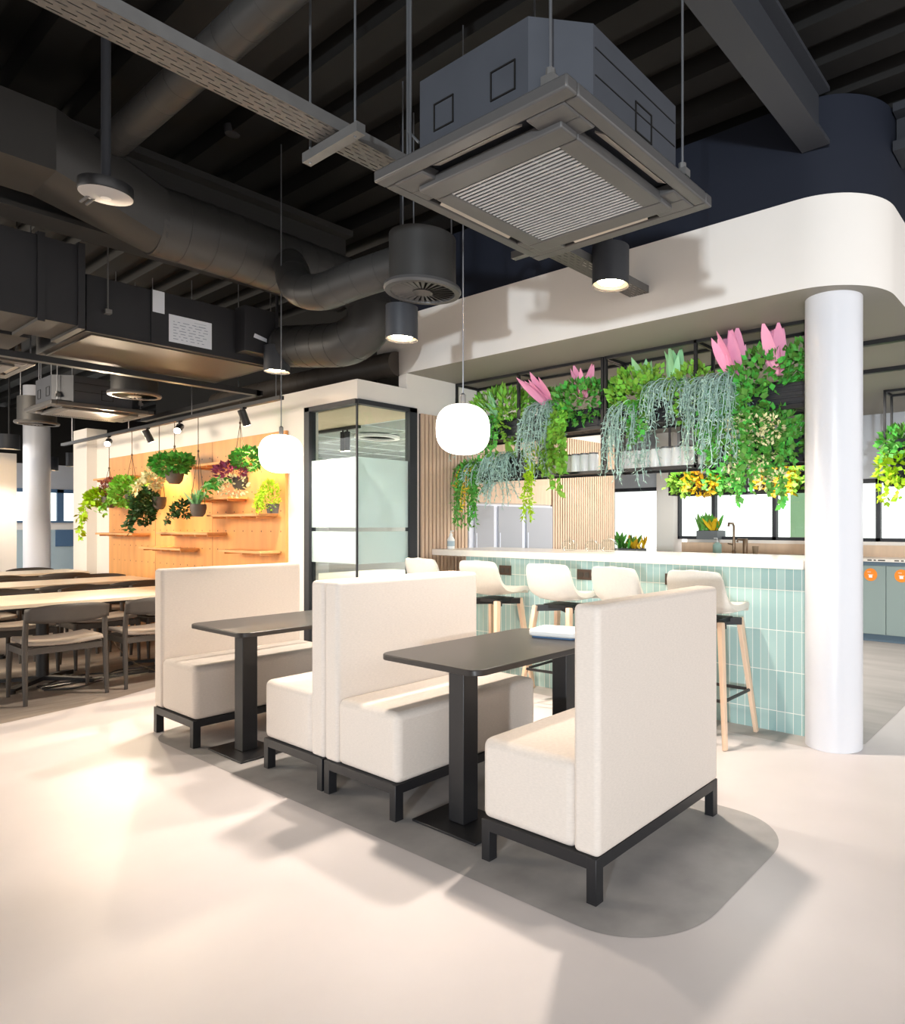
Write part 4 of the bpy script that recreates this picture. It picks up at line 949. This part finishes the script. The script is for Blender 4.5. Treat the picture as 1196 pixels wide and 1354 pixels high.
# black suspended rail and spot track
m = MB(); m.box(-6.78, -4, 2.68, -6.70, 3.40, 2.73); m.box(-9.6, 3.36, 2.68, -6.70, 3.42, 2.73)
t = tag(m.build('suspended_rail', 'black_metal'), 'black suspended rail under the fan coil unit, running above the dining tables', 'rail')
for yy in (0, 1.6, 3.2): m = MB(); m.tube([(-6.74, yy, 2.73), (-6.74, yy, 3.95)], .005, 6); m.build('hanger_rod', 'steel_wire', t)
TK = thing('lighting_track', 'black lighting track above the pegboard carrying the small spotlights', 'lighting track', (-8.8, 3.13, 2.50))
m = MB(); m.box(-2.9, -.02, 0, 3.0, .02, .035); m.build('rail', 'black_metal', TK)
for x in (-2.5, -.5, 1.2, 2.9): m = MB(); m.tube([(x, 0, .03), (x, 0, 1.45)], .004, 6); m.build('hanger_wire', 'steel_wire', TK)
m = MB(); m.tube([(-7.45, 3.13, 2.52), (-7.45, 3.2, 2.5)], .004, 6)
GSP = 'small spotlights on the lighting track'
def track_spot(label, x, aim, face, energy, col, size=R(70), blend=.6):
    d = Vector(aim).normalized(); t = thing('track_spotlight', label, 'spotlight', (x, 3.13, 2.50), group=GSP)
    p = Vector((0, 0, -.07))
    m = MB(); m.tube([(0,0,0), (0,0,-.06)], .012, 8); m.box(-.03,-.018,-.012,.03,.018,0); m.build('mount', 'black_metal', t)
    m = MB(); m.tube([p - d*.05, p + d*.10], .036, 20); h = m.build('lamp_head', 'black_metal', t)
    m = MB(); m.tube([p + d*.1001, p + d*.102], .031, 20); m.build('lens', face, h)
    if energy:
        L = bpy.data.lights.new('track_spot_light', 'SPOT'); L.energy = energy; L.color = col; L.spot_size = size; L.spot_blend = blend; L.shadow_soft_size = .04
        o = bpy.data.objects.new('track_spot_light', L); COL.objects.link(o); o.parent = t; o.location = p + d*.125; o.rotation_euler = d.to_track_quat('-Z', 'Y').to_euler()
WARM = (1.0, .70, .40)
track_spot('dazzling small spotlight above the pegboard middle, starburst brighter of the two', -7.90, (.75, -.50, -.45), 'star_face', 150, (1, .80, .58), R(80))
track_spot('dazzling small spotlight above the left end of the pegboard', -9.95, (.85, -.40, -.35), 'star_face', 130, (1, .80, .58), R(80))
track_spot('small black spotlight between the two dazzling ones, turned to the board', -8.75, (.1, .45, -1), 'lamp_face', 130, WARM, R(95))
track_spot('small black spotlight nearest the left pendant lamp', -6.50, (-.1, .45, -1), 'lamp_face', 80, WARM, R(95))
# cylinder downlights
GD = 'black cylinder downlights'
def downlight(label, x, y, z0, r=.1, h=.21, energy=260, top=3.95, size=R(110)):
    t = thing('cylinder_downlight', label, 'downlight', (x, y, z0), group=GD)
    m = MB(); m.lathe([(r*.93, .012), (r*.99, 0), (r, .004), (r, h), (.01, h+.003)], n=36, caps=False); b = m.build('housing', 'beam_paint', t)
    m = MB(); m.lathe([(r*.93, .010), (r*.80, .018), (r*.66, .03)], n=32, caps=False); m.build('reflector', 'ac_vane', b)
    m = MB(); m.lathe([(r*.68, .022), (.001, .022)], n=32); m.build('lens', 'lamp_face', b)
    m = MB(); m.tube([(0, 0, h), (0, 0, top-z0)], .012, 8); m.build('drop_rod', 'black_metal', t)
    if energy:
        L = bpy.data.lights.new('downlight_beam', 'SPOT'); L.energy = energy; L.color = (1, .88, .76); L.spot_size = size; L.spot_blend = .7; L.shadow_soft_size = .07
        o = bpy.data.objects.new('downlight_beam', L); COL.objects.link(o); o.parent = t; o.location = (0, 0, -.01)
def pd(u, v, d): p = atd(u, v, d); return p
p = atd(807, 378, 4.15); downlight('black cylinder downlight in front of the white bulkhead, below the cassette unit', p.x, p.y, p.z, r=.115, h=.24)
p = atd(531, 449, 4.3); downlight('black cylinder downlight hanging below the round diffuser', p.x, p.y, p.z)
p = atd(366, 492, 5.6); downlight('black cylinder downlight above the left pendant lamp', p.x, p.y, p.z)
p = atd(12, 594, 11.); downlight('small distant downlight at the far left edge, before the white partition', p.x, p.y, p.z, r=.14, h=.24, energy=160)
p = atd(66, 622, 13.); downlight('distant dark cylinder light just right of the far white column', p.x, p.y, p.z, r=.13, h=.26, energy=0)
p = atd(98, 617, 13.); downlight('distant dark cylinder light left of the pegboard pier', p.x, p.y, p.z, r=.13, h=.26, energy=0)

# pendant globes
GP = 'white glass pendant lamps over the booth tables'
def pendant(label, x, y, z, r=.136):
    t = thing('pendant_lamp', label, 'pendant lamp', (x, y, z), group=GP)
    prof = [(.001, -r*.95)]
    for k in range(1, 24):
        a = -PI/2 + PI*k/24; c = math.cos(a); s = math.sin(a); e = .78; prof.append((r*abs(c)**e, r*.95*math.copysign(abs(s)**e, s)))
    prof.append((.02, r*.95))
    prof[0] = (.02, -r*.95)
    m = MB(); m.lathe(prof, n=40); m.build('globe', 'lamp_glass', t, angle=80)
    m = MB(); m.lathe([(.014, r*.94), (.014, r*.94+.05), (.005, r*.94+.06)], n=14); m.build('lamp_holder', 'galv', t)
    m = MB(); m.tube([(0, 0, r*.95), (0, 0, 3.95-z)], .0035, 6); m.build('cord', 'steel_wire', t)
pendant('white rounded glass pendant lamp hanging in front of the plant shelves, over the nearer table', -2.60, 2.36, 1.872)
pendant('white rounded glass pendant lamp hanging before the glass corner, over the farther table', -4.40, 2.37, 1.862)

# disc sensor on a pole, small devices on the deck
p = atd(140, 258, 2.9)
t = thing('disc_access_point', 'round disc device with a white underside on a black pole, top left', 'ceiling device', p)
m = MB(); m.lathe([(.095, 0), (.1, .008), (.1, .045), (.02, .05)], n=36); d = m.build('housing', 'black_metal', t)
m = MB(); m.lathe([(.098, -.002), (.03, -.012), (.001, -.013)], n=36); m.build('white_face', 'ac_slat', t)
m = MB(); m.lathe([(.02, -.0145), (.001, -.016)], n=16); m.build('status_lens', 'white_plastic', d)
m = MB(); m.tube([(0, 0, .045), (0, 0, 3.95-p.z)], .018, 12); m.build('pole', 'beam_paint', t)
m = MB(); m.tube([(-.02, -.03, .012), (-.11, -.06, -.02)], .006, 6); m.tube([(-.03, -.01, .012), (-.12, -.035, -.02)], .006, 6); m.build('clip', 'galv', t)
for (u, v, d, lab) in ((198, 178, 4.6, 'small dark sensor on the deck right of the upper spiral duct'), (307, 174, 4.4, 'small dark camera-like sensor on the deck below the cable tray')):
    p = atd(u, v, d); t = thing('deck_sensor', lab, 'sensor', (p.x, p.y, p.z), group='small sensors under the deck')
    m = MB(); m.lathe([(.02, -.03), (.045, -.02), (.05, .03), (.02, .04)], n=18); m.build('housing', 'box_paint', t)
    m = MB(); m.tube([(0, 0, .04), (0, 0, 3.95-p.z)], .008, 8); m.build('stem', 'black_metal', t)
# black tracks on the bulkhead soffit behind the column
for y, x1, lab in ((5.4, -1.05, 'short black lighting track on the soffit right of the white column'), (6.4, -1.05, 'long black lighting track on the soffit farther back, right of the white column')):
    m = MB(); m.box(-3.0, y-.025, 2.765, x1, y+.025, 2.7998); tag(m.build('soffit_track', 'black_metal'), lab, 'lighting track')

# ================================================================== LIGHT
W = bpy.data.worlds.new('world'); S.world = W; W.use_nodes = True
bg = W.node_tree.nodes['Background']; bg.inputs[0].default_value = (1.0, .975, .95, 1); bg.inputs[1].default_value = 1.9
def area(name, loc, target, sx, sy, energy, col=(1,1,1)):
    L = bpy.data.lights.new(name, 'AREA'); L.shape = 'RECTANGLE'; L.size = sx; L.size_y = sy; L.energy = energy; L.color = col
    o = bpy.data.objects.new(name, L); COL.objects.link(o); o.location = loc; o.rotation_euler = (Vector(target) - Vector(loc)).to_track_quat('-Z', 'Y').to_euler()
    return o
area('assumed_daylight_lamp', (3.1, -7.4, 1.5), (-2.0, 3.8, 2.2), .32, .32, 800, (.86, .94, 1))  # assumed daylight source added behind the camera, throws the cassette shadow; no window modelled
area('meeting_room_fill', (-7.3, 6.3, 2.38), (-7.3, 6.3, 0), 1.0, 1.0, 130, (.95, 1, 1))  # added fill light, brightens the room behind the glass
area('kitchen_fill', (-3.2, 6.6, 2.76), (-3.2, 6.6, 0), 2.5, .8, 130, (1, .95, .88))  # unseen area light added to lift the bar and kitchen
area('far_room_fill', (-16.6, 1.8, 2.9), (-16.6, 1.8, 0), 3, 3, 170, (1, .97, .93))  # extra fill added so the far column and partition read white
area('dining_fill', (-9.2, -1.3, 2.66), (-8.9, 1.6, 0.5), 3.2, 1.2, 270, (1, .85, .66))  # off-view fill added to brighten the dining tables and the left side
S.view_settings.view_transform = 'Standard'; S.view_settings.look = 'None'; S.view_settings.gamma = 1.0; S.view_settings.use_curve_mapping = False
S.view_settings.exposure = 0.12
S.cycles.max_bounces = 8; S.cycles.transparent_max_bounces = 16; S.cycles.caustics_reflective = False; S.cycles.caustics_refractive = False
